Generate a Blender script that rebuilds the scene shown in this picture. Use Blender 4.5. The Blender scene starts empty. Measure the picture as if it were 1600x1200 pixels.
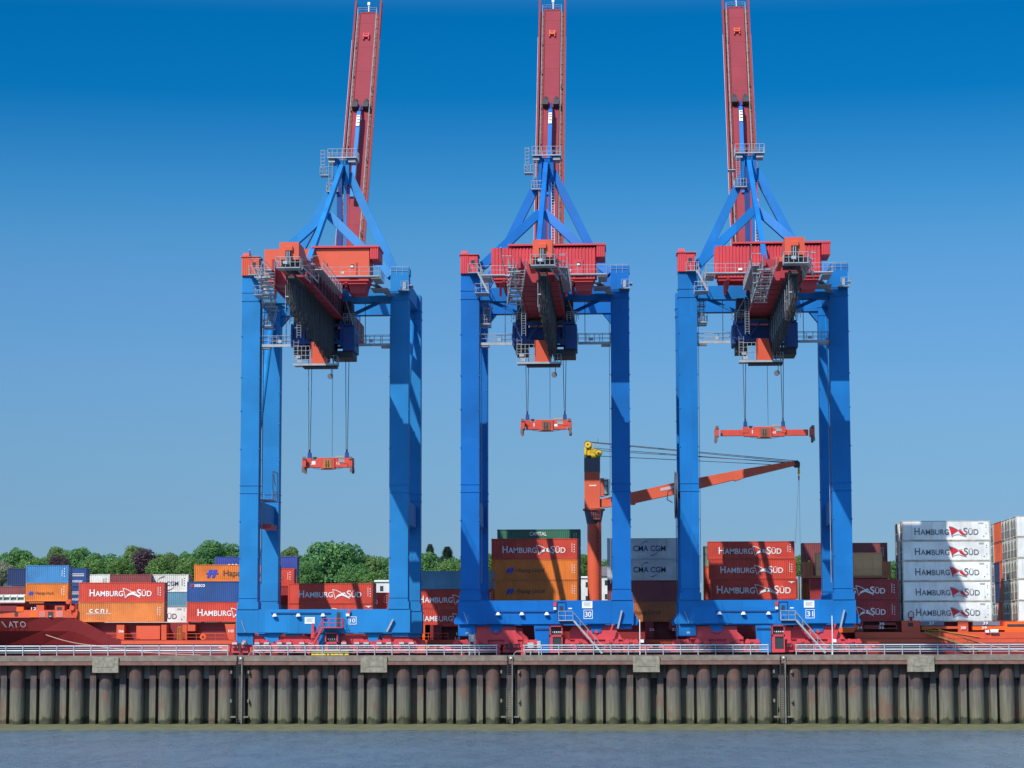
import bpy, math, random
from mathutils import Vector, Matrix
S = bpy.context.scene
C = S.collection
R = math.radians
# ------------------------------------------------------------------ camera
ZC = 9.65                        # eye height above the water
F = 3700.0                       # focal length in pixels of the 1600 px photograph
YAW = math.atan(180/F); PITCH = math.atan(414/F); ROLL = R(0.10)
cam = bpy.data.cameras.new('camera'); co = bpy.data.objects.new('camera', cam); C.objects.link(co)
cam.sensor_width = 36; cam.lens = 36*F/1600; cam.clip_end = 20000; cam.clip_start = 1
co.matrix_world = (Matrix.Translation((0,0,ZC)) @ Matrix.Rotation(YAW,4,'Z') @
                   Matrix.Rotation(math.pi/2+PITCH,4,'X') @ Matrix.Rotation(-ROLL,4,'Z'))
S.camera = co
MW = co.matrix_world.to_3x3()
def at(px, py, Y):
    """point of the world at depth Y that the photograph shows at pixel px,py"""
    d = MW @ Vector(((px-800)/F, -(py-600)/F, -1))
    t = Y/d.y
    return Vector((d.x*t, Y, ZC+d.z*t))
# ------------------------------------------------------------------ light
AZ, EL = R(30), R(45.5)
sun = bpy.data.lights.new('sun','SUN'); sun.energy = 4.3; sun.angle = R(0.5); sun.color = (1.0,0.95,0.87)
so = bpy.data.objects.new('sun', sun); C.objects.link(so)
so.rotation_euler = Vector((math.sin(AZ)*math.cos(EL), math.cos(AZ)*math.cos(EL), -math.sin(EL))).to_track_quat('-Z','Y').to_euler()
W = bpy.data.worlds.new('World'); S.world = W; W.use_nodes = True
wn = W.node_tree.nodes; wl = W.node_tree.links; wn.clear()
out = wn.new('ShaderNodeOutputWorld'); bg = wn.new('ShaderNodeBackground'); sky = wn.new('ShaderNodeTexSky')
sky.sky_type = 'NISHITA'; sky.sun_disc = False; sky.sun_elevation = EL; sky.sun_rotation = math.pi+AZ
sky.air_density = 1.0; sky.dust_density = 0.3; sky.ozone_density = 4.0
tc = wn.new('ShaderNodeTexCoord'); sx = wn.new('ShaderNodeSeparateXYZ'); rp = wn.new('ShaderNodeValToRGB')
mul = wn.new('ShaderNodeMix'); mul.data_type = 'RGBA'; mul.blend_type = 'MULTIPLY'; mul.inputs[0].default_value = 1
wl.new(tc.outputs['Generated'], sx.inputs[0]); wl.new(sx.outputs['Z'], rp.inputs[0])
SKYTINT = [(0.0, (0.2222, 0.3175, 0.4444)), (0.0493, (0.217, 0.3241, 0.4882)), (0.0843, (0.2437, 0.3648, 0.4934)), (0.1112, (0.2503, 0.3925, 0.5262)), (0.1514, (0.2266, 0.4126, 0.5597)), (0.17, (0.1884, 0.4182, 0.5586)), (0.1911, (0.1138, 0.3928, 0.5579)), (0.2304, (0.0089, 0.3024, 0.5115)), (0.2638, (0.0003, 0.2881, 0.5)), (0.42, (1.25, 1.55, 1.55)), (1.0, (2.3, 2.35, 2.1))]
els = rp.color_ramp.elements
while len(els) < len(SKYTINT): els.new(0.5)
for e,(p,c) in zip(els, SKYTINT): e.position = p; e.color = (*c,1)
wl.new(sky.outputs[0], mul.inputs[6]); wl.new(rp.outputs[0], mul.inputs[7]); wl.new(mul.outputs[2], bg.inputs[0])
bg.inputs[1].default_value = 0.15; wl.new(bg.outputs[0], out.inputs[0])
S.view_settings.view_transform = 'Standard'; S.view_settings.look = 'None'; S.view_settings.gamma = 1; S.view_settings.exposure = 0.24
S.render.engine = 'CYCLES'
# ------------------------------------------------------------------ materials
MATS = {}
def mat(name, col, rough=0.5, var=0.12, scale=0.6, streak=0.0, metal=0.0, spec=0.5, dirt=None, bump=0.0, panel=0.0):
    if name in MATS: return MATS[name]
    m = bpy.data.materials.new(name); m.use_nodes = True; n = m.node_tree.nodes; l = m.node_tree.links
    b = n['Principled BSDF']; b.inputs['Roughness'].default_value = rough; b.inputs['Metallic'].default_value = metal
    b.inputs['Specular IOR Level'].default_value = spec
    t = n.new('ShaderNodeTexCoord'); nz = n.new('ShaderNodeTexNoise'); nz.inputs['Scale'].default_value = scale; nz.inputs['Detail'].default_value = 6
    oi = n.new('ShaderNodeObjectInfo'); add = n.new('ShaderNodeVectorMath'); add.operation = 'ADD'
    sc = n.new('ShaderNodeVectorMath'); sc.operation = 'SCALE'; sc.inputs[0].default_value = (37,11,23)
    l.new(oi.outputs['Random'], sc.inputs['Scale']); l.new(t.outputs['Object'], add.inputs[0]); l.new(sc.outputs[0], add.inputs[1])
    l.new(add.outputs[0], nz.inputs['Vector'])
    r1 = n.new('ShaderNodeMapRange'); r1.inputs[1].default_value = .3; r1.inputs[2].default_value = .7
    r1.inputs[3].default_value = 1-var; r1.inputs[4].default_value = 1+var*.6; l.new(nz.outputs[0], r1.inputs[0])
    mx = n.new('ShaderNodeMix'); mx.data_type = 'RGBA'; mx.blend_type = 'MULTIPLY'; mx.inputs[0].default_value = 1
    mx.inputs[6].default_value = (*col,1); l.new(r1.outputs[0], mx.inputs[7]); last = mx.outputs[2]
    if streak > 0:
        mp = n.new('ShaderNodeMapping'); mp.inputs['Scale'].default_value = (1.6,1.6,0.16); l.new(add.outputs[0], mp.inputs[0])
        n2 = n.new('ShaderNodeTexNoise'); n2.inputs['Scale'].default_value = 1.4; n2.inputs['Detail'].default_value = 5; l.new(mp.outputs[0], n2.inputs['Vector'])
        r2 = n.new('ShaderNodeMapRange'); r2.inputs[1].default_value = .56; r2.inputs[2].default_value = .74; r2.inputs[4].default_value = streak
        l.new(n2.outputs[0], r2.inputs[0]); m2 = n.new('ShaderNodeMix'); m2.data_type = 'RGBA'
        l.new(r2.outputs[0], m2.inputs[0]); l.new(last, m2.inputs[6]); m2.inputs[7].default_value = (*(dirt or (.12,.06,.04)),1); last = m2.outputs[2]
    if panel > 0:      # plates repainted at different times
        m3 = n.new('ShaderNodeVectorMath'); m3.operation = 'MULTIPLY'; m3.inputs[1].default_value = (.31,.31,.107); l.new(add.outputs[0], m3.inputs[0])
        m4 = n.new('ShaderNodeVectorMath'); m4.operation = 'FLOOR'; l.new(m3.outputs[0], m4.inputs[0])
        wn_ = n.new('ShaderNodeTexWhiteNoise'); l.new(m4.outputs[0], wn_.inputs['Vector'])
        r5 = n.new('ShaderNodeMapRange'); r5.inputs[3].default_value = 1-panel; r5.inputs[4].default_value = 1+panel; l.new(wn_.outputs['Value'], r5.inputs[0])
        m6 = n.new('ShaderNodeMix'); m6.data_type = 'RGBA'; m6.blend_type = 'MULTIPLY'; m6.inputs[0].default_value = 1; l.new(last, m6.inputs[6]); l.new(r5.outputs[0], m6.inputs[7]); last = m6.outputs[2]
    l.new(last, b.inputs['Base Color'])
    if bump > 0:
        bp = n.new('ShaderNodeBump'); bp.inputs['Strength'].default_value = bump; bp.inputs['Distance'].default_value = .05
        n3 = n.new('ShaderNodeTexNoise'); n3.inputs['Scale'].default_value = scale*6; l.new(add.outputs[0], n3.inputs['Vector'])
        l.new(n3.outputs[0], bp.inputs['Height']); l.new(bp.outputs[0], b.inputs['Normal'])
    MATS[name] = m; return m
BLUES = {'10': mat('crane_blue_faded', (.012,.185,.46), .55, .14, .25, .22, dirt=(.015,.13,.36), spec=.25, panel=.07),
 '30': mat('crane_blue_deep', (.001,.125,.43), .55, .14, .25, .22, dirt=(.001,.085,.31), spec=.25, panel=.06),
 '31': mat('crane_blue_mid', (.004,.150,.445), .55, .14, .25, .22, dirt=(.004,.10,.33), spec=.25, panel=.08)}
DKBLUE = mat('dark_blue_steel', (.008,.05,.22), .5, .2, .6)
RED = mat('crane_red', (.56,.045,.058), .6, .12, .4, .2, dirt=(.35,.05,.06))
ORED = mat('orange_red', (.62,.085,.035), .5, .10, .4, .15, dirt=(.4,.07,.05))
BOOMR = mat('boom_red', (.26,.038,.05), .7, .10, .3, .3, dirt=(.20,.038,.045), spec=.2)
GIRD = mat('girder_shaded_red', (.36,.028,.045), .6, .15, .4, .3, dirt=(.2,.03,.035))  # crane red darkened: shade under the girder is put into the colour
GRIME = mat('greasy_walkway', (.20,.075,.05), .8, .35, .9)
GALV = mat('galvanised_steel', (.37,.39,.42), .5, .2, 1.0, metal=.15)
DARK = mat('dark_steel', (.035,.035,.042), .6, .3, .8)
CABLE = mat('black_cable', (.055,.052,.056), .6, .3, 2)
WHITE = mat('white_paint', (.78,.78,.76), .5, .06, 1)
BLACK = mat('black_paint', (.02,.02,.025), .5, .1, 1)
GLASS = mat('dark_window_glass', (.03,.04,.05), .08, .1, 1, spec=.8)
YEL = mat('yellow_paint', (.75,.50,.02), .5, .1, 1)
NAVYT = mat('navy_lettering', (.02,.05,.13), .5, .1, 1)
BLUET = mat('blue_lettering', (.03,.06,.42), .5, .1, 1)
GREYT = mat('faded_grey_lettering', (.11,.12,.14), .5, .1, 1)
BROWNT = mat('dark_brown_lettering', (.13,.06,.03), .5, .1, 1)
REDT = mat('red_lettering', (.55,.02,.03), .5, .1, 1)
SPRED = mat('spreader_red', (.60,.06,.032), .5, .15, .8, .3, dirt=(.25,.05,.04))
SHIP = mat('ship_orange_red', (.62,.085,.030), .5, .12, .2, .25, dirt=(.30,.05,.04))
SHIPD = mat('ship_hull_red_shaded', (.23,.019,.020), .5, .2, .12, .3, dirt=(.16,.03,.03))  # hull red darkened with the shade of bow flare and middle pedestals
SHIPP = mat('ship_primer_patch', (.60,.17,.13), .6, .2, .5)
SHIPO = mat('ship_bright_orange', (.85,.12,.008), .5, .08, .4)
# ------------------------------------------------------------------ mesh builder
class MB:
    def __init__(s): s.v = []; s.f = []
    def add(s, vs, fs):
        o = len(s.v); s.v += [tuple(v) for v in vs]; s.f += [tuple(o+i for i in f) for f in fs]; return s
    def box(s, x0,x1,y0,y1,z0,z1):
        return s.add([(x0,y0,z0),(x1,y0,z0),(x1,y1,z0),(x0,y1,z0),(x0,y0,z1),(x1,y0,z1),(x1,y1,z1),(x0,y1,z1)],
                     [(0,3,2,1),(4,5,6,7),(0,1,5,4),(1,2,6,5),(2,3,7,6),(3,0,4,7)])
    def bar(s, p, q, w, h, up=(0,0,1), w2=None, h2=None):
        p = Vector(p); q = Vector(q); d = (q-p).normalized(); u = Vector(up)
        if abs(d.dot(u)) > .99: u = Vector((0,1,0))
        a = d.cross(u).normalized(); b = a.cross(d).normalized()
        w2 = w2 or w; h2 = h2 or h
        vs = []
        for c,ww,hh in ((p,w,h),(q,w2,h2)):
            vs += [c-a*ww/2-b*hh/2, c+a*ww/2-b*hh/2, c+a*ww/2+b*hh/2, c-a*ww/2+b*hh/2]
        return s.add(vs, [(0,1,2,3),(7,6,5,4),(0,4,5,1),(1,5,6,2),(2,6,7,3),(3,7,4,0)])
    def tube(s, p, q, r, n=8, r2=None, cap=True):
        p = Vector(p); q = Vector(q); d = (q-p).normalized(); u = Vector((0,0,1))
        if abs(d.dot(u)) > .99: u = Vector((0,1,0))
        a = d.cross(u).normalized(); b = a.cross(d); r2 = r if r2 is None else r2
        vs = [p+(a*math.cos(2*math.pi*i/n)+b*math.sin(2*math.pi*i/n))*r for i in range(n)] + \
             [q+(a*math.cos(2*math.pi*i/n)+b*math.sin(2*math.pi*i/n))*r2 for i in range(n)]
        fs = [(i,i+n,(i+1)%n+n,(i+1)%n) for i in range(n)]
        if cap: fs += [tuple(range(n)), tuple(range(2*n-1,n-1,-1))]
        return s.add(vs, fs)
    def path(s, pts, r, n=5):
        for a,b in zip(pts, pts[1:]): s.tube(a,b,r,n)
        return s
    def prism(s, poly, y0, y1, axis='y'):
        n = len(poly)
        if axis == 'y': vs = [(x,y0,z) for x,z in poly]+[(x,y1,z) for x,z in poly]
        elif axis == 'x': vs = [(y0,x,z) for x,z in poly]+[(y1,x,z) for x,z in poly]
        else: vs = [(x,z,y0) for x,z in poly]+[(x,z,y1) for x,z in poly]
        return s.add(vs, [tuple(range(n)), tuple(range(2*n-1,n-1,-1))]+[(i,i+n,(i+1)%n+n,(i+1)%n) for i in range(n)])
    def disc(s, c, r, y0, y1, n=16):
        return s.tube((c[0],y0,c[1]),(c[0],y1,c[1]),r,n)
    def corr(s, x0, x1, z0, z1, y, depth=.045, per=.28, sgn=1, ax='x'):
        n = max(1, round((x1-x0)/per)); p = (x1-x0)/n; xs = []
        for i in range(n):
            a = x0+i*p; xs += [(a,0),(a+p*.32,0),(a+p*.5,1),(a+p*.82,1)]
        xs.append((x1,0)); vs = []
        for x,k in xs:
            yy = y+sgn*depth*k
            if ax == 'x': vs += [(x,yy,z0),(x,yy,z1)]
            else: vs += [(yy,x,z0),(yy,x,z1)]
        return s.add(vs, [(2*i,2*i+2,2*i+3,2*i+1) for i in range(len(xs)-1)])
    def rail(s, pts, h=1.1, step=1.5, r=.035):
        for a,b in zip(pts, pts[1:]):
            a = Vector(a); b = Vector(b); n = max(1, round((b-a).length/step)); up = Vector((0,0,h))
            for i in range(n+1):
                c = a.lerp(b, i/n); s.tube(c, c+up, r, 4)
            s.tube(a+up, b+up, r, 4); s.tube(a+up*.5, b+up*.5, r*.8, 4)
        return s
    def ladder(s, p, q, w=.5, ax=(1,0,0), step=.35, r=.03):
        p = Vector(p); q = Vector(q); a = Vector(ax)*w/2
        s.tube(p-a,q-a,r,4); s.tube(p+a,q+a,r,4); n = int((q-p).length/step)
        for i in range(1,n):
            c = p.lerp(q,i/n); s.tube(c-a,c+a,r*.8,4)
        return s
    def stairs(s, p, q, w=.8, ax=(0,1,0), rail=True):
        p = Vector(p); q = Vector(q); a = Vector(ax)*w/2
        s.bar(p-a,q-a,.06,.22); s.bar(p+a,q+a,.06,.22); n = max(2,int(abs(q.z-p.z)/.24))
        for i in range(1,n):
            c = p.lerp(q,i/n); s.bar(c-a,c+a,.22,.04)
        if rail:
            up = Vector((0,0,1.0))
            for t in (-1,1):
                s.tube(p+a*t+up,q+a*t+up,.035,4)
                for k in range(0,5):
                    c = p.lerp(q,k/4)+a*t; s.tube(c,c+up,.03,4)
        return s
    def mesh(s, name):
        me = bpy.data.meshes.new(name); me.from_pydata(s.v, [], s.f); me.validate(); me.update()
        import bmesh
        b = bmesh.new(); b.from_mesh(me); bmesh.ops.recalc_face_normals(b, faces=b.faces); b.to_mesh(me); b.free()
        return me
    def build(s, name, m, parent=None, loc=None, smooth=False):
        me = s.mesh(name); me.materials.append(m)
        if smooth:
            me.polygons.foreach_set('use_smooth',[True]*len(me.polygons)); 
        return link(name, me, parent, loc)
def link(name, me, parent=None, loc=None):
    o = bpy.data.objects.new(name, me); C.objects.link(o)
    if parent: o.parent = parent
    if loc is not None: o.location = loc
    return o
def tag(o, label=None, cat=None, group=None, kind=None):
    if label: o['label'] = label
    if cat: o['category'] = cat
    if group: o['group'] = group
    if kind: o['kind'] = kind
    return o
def thing(name, loc, label, cat, group=None, rz=0):
    o = bpy.data.objects.new(name, None); C.objects.link(o); o.location = loc; o.rotation_euler.z = rz; o.empty_display_size = .5
    return tag(o, label, cat, group)
TXT = {}
def glyphs(text, w, h, th=.012):
    """mesh of flat lettering, lower left corner at 0, facing -Y"""
    k = (text, round(w,3), round(h,3))
    if k in TXT: return TXT[k]
    cu = bpy.data.curves.new('t','FONT'); cu.body = text; cu.size = 1; cu.offset = .012
    o = bpy.data.objects.new('t', cu); C.objects.link(o); bpy.context.view_layer.update()
    me = bpy.data.meshes.new_from_object(o); bpy.data.objects.remove(o); bpy.data.curves.remove(cu)
    xs = [v.co.x for v in me.vertices]; ys = [v.co.y for v in me.vertices]
    x0,x1,y0,y1 = min(xs),max(xs),min(ys),max(ys)
    vs = [((v.co.x-x0)/(x1-x0)*w, 0, (v.co.y-y0)/(y1-y0)*h) for v in me.vertices]; fs = [tuple(p.vertices) for p in me.polygons]
    bpy.data.meshes.remove(me); TXT[k] = (vs,fs); return TXT[k]
def put_text(mb, text, x, z, w, h, y=0):
    vs,fs = glyphs(text, w, h); return mb.add([(a+x, y+b, c+z) for a,b,c in vs], fs)
# ================================================================== setting
random.seed(4)
def water_mat():
    m = bpy.data.materials.new('harbour_water'); m.use_nodes = True; n = m.node_tree.nodes; l = m.node_tree.links
    b = n['Principled BSDF']; b.inputs['IOR'].default_value = 1.33
    t = n.new('ShaderNodeTexCoord')
    def noise(sx_,sy_,det,ro=.6,dist=0):
        mp = n.new('ShaderNodeMapping'); mp.inputs['Scale'].default_value = (sx_,sy_,1); l.new(t.outputs['Object'], mp.inputs[0])
        z = n.new('ShaderNodeTexNoise'); z.inputs['Scale'].default_value = 1; z.inputs['Detail'].default_value = det; z.inputs['Roughness'].default_value = ro; z.inputs['Distortion'].default_value = dist
        l.new(mp.outputs[0], z.inputs['Vector']); return z.outputs[0]
    def rng(x,a,b_,c,d):
        r = n.new('ShaderNodeMapRange'); r.inputs[1].default_value=a; r.inputs[2].default_value=b_; r.inputs[3].default_value=c; r.inputs[4].default_value=d; l.new(x, r.inputs[0]); return r.outputs[0]
    small = noise(.9,.30,6,.65,.4); mid = noise(.28,.085,5,.6,.6); big = noise(.035,.02,3)
    mix = n.new('ShaderNodeMath'); mix.operation='MULTIPLY_ADD'; l.new(mid, mix.inputs[0]); mix.inputs[1].default_value = 1.1; l.new(small, mix.inputs[2])
    bp = n.new('ShaderNodeBump'); bp.inputs['Distance'].default_value = .8; l.new(rng(big,.35,.65,.5,1.0), bp.inputs['Strength']); l.new(mix.outputs[0], bp.inputs['Height']); l.new(bp.outputs[0], b.inputs['Normal'])
    l.new(rng(mid,.35,.65,.25,.31), b.inputs['Roughness'])
    cm = n.new('ShaderNodeMix'); cm.data_type='RGBA'; cm.inputs[6].default_value=(.082,.112,.125,1); cm.inputs[7].default_value=(.10,.135,.15,1); l.new(rng(mid,.38,.62,0,1), cm.inputs[0]); l.new(cm.outputs[2], b.inputs['Base Color'])
    return m
MB().add([(-6000,-200,0),(6000,-200,0),(6000,470,0),(-6000,470,0)],[(0,1,2,3)]).build('water', water_mat())
tag(bpy.data.objects['water'], 'calm grey-blue harbour water in front of the quay', 'water', kind='structure')
def slope_mat(name, c1, c2, sc):
    m = bpy.data.materials.new(name); m.use_nodes = True; n = m.node_tree.nodes; l = m.node_tree.links; b = n['Principled BSDF']; b.inputs['Roughness'].default_value = .9
    t = n.new('ShaderNodeTexCoord'); z = n.new('ShaderNodeTexNoise'); z.inputs['Scale'].default_value = sc; z.inputs['Detail'].default_value = 8; l.new(t.outputs['Object'], z.inputs['Vector'])
    r = n.new('ShaderNodeValToRGB'); r.color_ramp.elements[0].position = .35; r.color_ramp.elements[1].position = .65
    r.color_ramp.elements[0].color = (*c1,1); r.color_ramp.elements[1].color = (*c2,1); l.new(z.outputs[0], r.inputs[0]); l.new(r.outputs[0], b.inputs['Base Color']); return m
# far shore: wooded river bank
vs=[];fs=[]; nx=60; rows=[(462,-1.0),(475,3.0),(500,5),(540,9),(600,15),(700,19),(1500,22),(9000,20)]
for j,(y,z) in enumerate(rows):
    for i in range(nx+1):
        x = -3000+6000*i/nx; vs.append((x,y,z+(random.uniform(-.6,.6) if 1<j<6 else 0)))
for j in range(len(rows)-1):
    for i in range(nx): a=j*(nx+1)+i; fs.append((a,a+1,a+nx+2,a+nx+1))
tag(MB().add(vs,fs).build('river_bank', slope_mat('grassy_bank',(.035,.06,.015),(.07,.11,.03),.15)), 'grassy far river bank rising behind the ship', 'bank', kind='structure')
QX0, QX1 = -85, 75
vs=[];fs=[]; n=90
for j,(y,z) in enumerate([(279,-.12),(284,-.03),(289,.06),(294,.14),(301,.28)]):
    for i in range(n+1): vs.append((QX0-60+(QX1-QX0+120)*i/n, y+random.uniform(-.9,.9)*(j<4), z+random.uniform(-.03,.05)))
for j in range(4):
    for i in range(n): a=j*(n+1)+i; fs.append((a,a+1,a+n+2,a+n+1))
tag(MB().add(vs,fs).build('mud_bank', slope_mat('olive_mud',(.075,.08,.028),(.13,.12,.055),.6), smooth=True), 'olive mud strip at the foot of the quay wall', 'mud', kind='structure')
ZD = ZC-.78                    # deck level of the pier
DECK = mat('deck_concrete', (.22,.20,.18), .85, .2, .5)
tag(MB().box(-420,420,300.6,328.6,6.0,ZD-.05).build('quay_deck', DECK), 'paved pier deck under the cranes', 'pier', kind='structure')
# crane rails sunk in the deck are part of the pier; bollards and railings are things
def wall_mat():
    m = bpy.data.materials.new('stained_sheet_pile'); m.use_nodes = True; n = m.node_tree.nodes; l = m.node_tree.links; b = n['Principled BSDF']; b.inputs['Roughness'].default_value = .8
    g = n.new('ShaderNodeNewGeometry'); sp = n.new('ShaderNodeSeparateXYZ'); l.new(g.outputs['Position'], sp.inputs[0])
    nz = n.new('ShaderNodeTexNoise'); nz.inputs['Scale'].default_value = .75; nz.inputs['Detail'].default_value = 6; nz.inputs['Roughness'].default_value=.6
    mp = n.new('ShaderNodeMapping'); mp.inputs['Scale'].default_value = (1.3,1,.45); l.new(g.outputs['Position'], mp.inputs[0]); l.new(mp.outputs[0], nz.inputs['Vector'])
    a = n.new('ShaderNodeMath'); a.operation='MULTIPLY_ADD'; l.new(nz.outputs[0], a.inputs[0]); a.inputs[1].default_value = 2.3; l.new(sp.outputs['Z'], a.inputs[2])
    r = n.new('ShaderNodeMapRange'); r.inputs[1].default_value = 1.15; r.inputs[2].default_value = 10.15; l.new(a.outputs[0], r.inputs[0])
    cr = n.new('ShaderNodeValToRGB'); l.new(r.outputs[0], cr.inputs[0])
    st = [(0.0,(.065,.065,.03)),(.085,(.038,.042,.02)),(.115,(.15,.142,.085)),(.26,(.155,.145,.10)),(.45,(.135,.125,.10)),(.515,(.125,.115,.095)),(.545,(.07,.06,.062)),(.63,(.07,.055,.058)),(.68,(.11,.068,.057)),(.80,(.10,.055,.045)),(1,(.085,.045,.038))]
    e = cr.color_ramp.elements
    while len(e)<len(st): e.new(.5)
    for k,(p,c) in zip(e,st): k.position=p; k.color=(*c,1)
    n2 = n.new('ShaderNodeTexNoise'); n2.inputs['Scale'].default_value=.9; n2.inputs['Detail'].default_value=8; mp2=n.new('ShaderNodeMapping'); mp2.inputs['Scale'].default_value=(5,5,.35); l.new(g.outputs['Position'],mp2.inputs[0]); l.new(mp2.outputs[0],n2.inputs['Vector'])
    r2=n.new('ShaderNodeMapRange'); r2.inputs[1].default_value=.3; r2.inputs[2].default_value=.72; r2.inputs[3].default_value=.62; r2.inputs[4].default_value=1.16; l.new(n2.outputs[0],r2.inputs[0])
    mx=n.new('ShaderNodeMix'); mx.data_type='RGBA'; mx.blend_type='MULTIPLY'; mx.inputs[0].default_value=1; l.new(cr.outputs[0],mx.inputs[6]); l.new(r2.outputs[0],mx.inputs[7])
    # patches of bare orange rust
    n4=n.new('ShaderNodeTexNoise'); n4.inputs['Scale'].default_value=.33; n4.inputs['Detail'].default_value=5; l.new(g.outputs['Position'],n4.inputs['Vector'])
    r4=n.new('ShaderNodeMapRange'); r4.inputs[1].default_value=.57; r4.inputs[2].default_value=.66; r4.inputs[4].default_value=.6; l.new(n4.outputs[0],r4.inputs[0])
    m4=n.new('ShaderNodeMix'); m4.data_type='RGBA'; l.new(r4.outputs[0],m4.inputs[0]); l.new(mx.outputs[2],m4.inputs[6]); m4.inputs[7].default_value=(.16,.075,.05,1)
    l.new(m4.outputs[2], b.inputs['Base Color'])
    bp=n.new('ShaderNodeBump'); bp.inputs['Strength'].default_value=.5; bp.inputs['Distance'].default_value=.06; l.new(n2.outputs[0],bp.inputs['Height']); l.new(bp.outputs[0],b.inputs['Normal']); return m
WALLM = wall_mat()
CONC = mat('weathered_concrete', (.215,.17,.138), .9, .3, 1.2, .55, dirt=(.15,.12,.10), bump=.4)
CONC2 = mat('pale_patched_concrete', (.27,.245,.19), .9, .35, 2.2, .5, dirt=(.17,.18,.12), bump=.5)
PIPE2 = mat('weathered_ladder_grey', (.17,.165,.14), .8, .3, 1.5)
PIPE = mat('rusty_fender_beam', (.19,.095,.075), .7, .25, 1.5, .4, dirt=(.09,.045,.04))
qw = thing('quay_wall', (0,300,0), 'steel pile quay wall with stained round piles and concrete coping above the water', 'quay wall')
L = lambda px, y=300.: at(px, 1060, y).x
piles = [865+47.3*i for i in range(-0,29)] + [865+46.45*i for i in range(-31,0)]
piles.sort(); inf = MB()
for k,px in enumerate(piles):
    x = L(px-1.5, 300.3); mb = MB(); rr = .94; N = 22
    zt = 7.9
    mb.tube((x,.35,-.4),(x,.35,zt),rr,N,cap=False)
    mb.build('round_pile', WALLM, qw, smooth=True)
    xn = L((piles[k+1] if k+1 < len(piles) else px+47.3)-1.5, 300.3)
    a, b_ = x+rr, xn-rr; w = b_-a
    # Z sheet between piles
    prof = [(a-.5,1.25),(a+.40*w-.05,1.25),(a+.40*w+.02,.05),(a+.83*w-.04,.05),(a+.83*w+.04,1.25),(b_+.5,1.25)]
    vs = [(p,q,zz) for p,q in prof for zz in (-.4,7.9)]
    inf.add(vs, [(2*i,2*i+2,2*i+3,2*i+1) for i in range(5)])
inf.build('sheet_piling', WALLM, qw)
zt = ZD; zb = ZD-1.12
cuts = [L(-40), L(372), L(794), L(1219), L(1700)]
for a,b_ in zip(cuts, cuts[1:]):
    mb = MB(); mb.box(a+.06,b_-.06,-.95,1.9,zb+.42,zt); mb.box(a+.06,b_-.06,-.78,1.9,zb+.05,zb+.42); mb.build('coping', CONC, qw)
    MB().box(a+.1,b_-.1,-1.06,-.78,zb-.06,zb+.36).build('fender_beam', PIPE, qw)
MB().box(L(-420,310),cuts[0]-.1,-.9,1.9,zb-.3,zt).box(cuts[-1]+.1,L(2100,310),-.9,1.9,zb-.3,zt).build('coping', CONC, qw)
for px in (167.5,585.5,1010,1437.5):
    x = L(px); mb = MB(); mb.box(x-1.66,x+1.66,-1.22,-.6,zt-2.12,zt-.16); mb.box(x-1.15,x+1.15,-1.26,-1.1,zt-1.4,zt-.22)
    mb.build('coping_block', CONC2, qw)
for px,ph in ((376.5,'below the left crane'),(797.5,'below the middle crane'),(1222.5,'below the right crane')):
    x = L(px); t = thing('quay_ladder',(x,298.9,0),'steel ladder let into the quay wall '+ph,'ladder','ladders down the quay wall')
    mb = MB(); mb.box(-.36,-.30,-.1,.2,.4,zt-.1); mb.build('stile', DARK, t); MB().box(.22,.36,-.1,.2,.4,zt-.1).build('stile', PIPE2, t)
    mb = MB(); [mb.tube((-.32,0,.6+.3*i),(.24,0,.6+.3*i),.035,5) for i in range(25)]; mb.build('rung', DARK, t)
    mb = MB(); mb.box(-1.15,-.5,.1,1.2,1.1,1.28); mb.box(.5,1.15,.1,1.2,1.1,1.28)
    for zz in (3.0,6.6): mb.box(-1.2,-1.0,.1,1.0,zz,zz+.4); mb.box(1.0,1.2,.1,1.0,zz,zz+.4)
    mb.build('bracket', PIPE2, t)
    MB().tube((.1,-.1,zt-.32),(.1,.1,zt-.32),.13,10).build('marker_disc', WHITE, t)
# guard rails on the quay edge
GR = mat('galvanised_guard_rail', (.46,.51,.55), .45, .12, .8, .15, metal=.1, dirt=(.3,.3,.32))
def guard(pa, pb, step, label):
    Y = 300.3; xa = at(pa,1020,Y).x; xb = at(pb,1020,Y).x
    t = thing('guard_rail',(xa,Y,ZD), label, 'guard rail', 'guard rails along the quay edge'); n = round((pb-pa)/step); mb = MB()
    w = xb-xa
    for z,h in ((1.22,.13),(.64,.15)):
        mb.prism([(-.08,z-h/2-.02),(-.14,z),(-.08,z+h/2+.02),(.0,z+h/2),(.0,z-h/2)],-.1,w+.1,'x')
    mb.box(0,w,-.03,.03,.93,.99); mb.box(0,w,-.03,.03,.36,.41)
    mb.build('rail', GR, t)
    for i in range(n+1):
        x = w*i/n; MB().box(x-.055,x+.055,-.17,-.05,0,1.34).build('post', GALV, t)
guard(-17,356,26.55,'galvanised guard rail in front of the ship bow, leftmost section')
guard(396,776,27.2,'galvanised guard rail in front of the left crane, with yellow barriers behind')
guard(819,1200,27.35,'galvanised guard rail in front of the middle crane stairs')
guard(1244,1632,27.7,'galvanised guard rail in front of the right crane and white containers, rightmost section')
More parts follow.
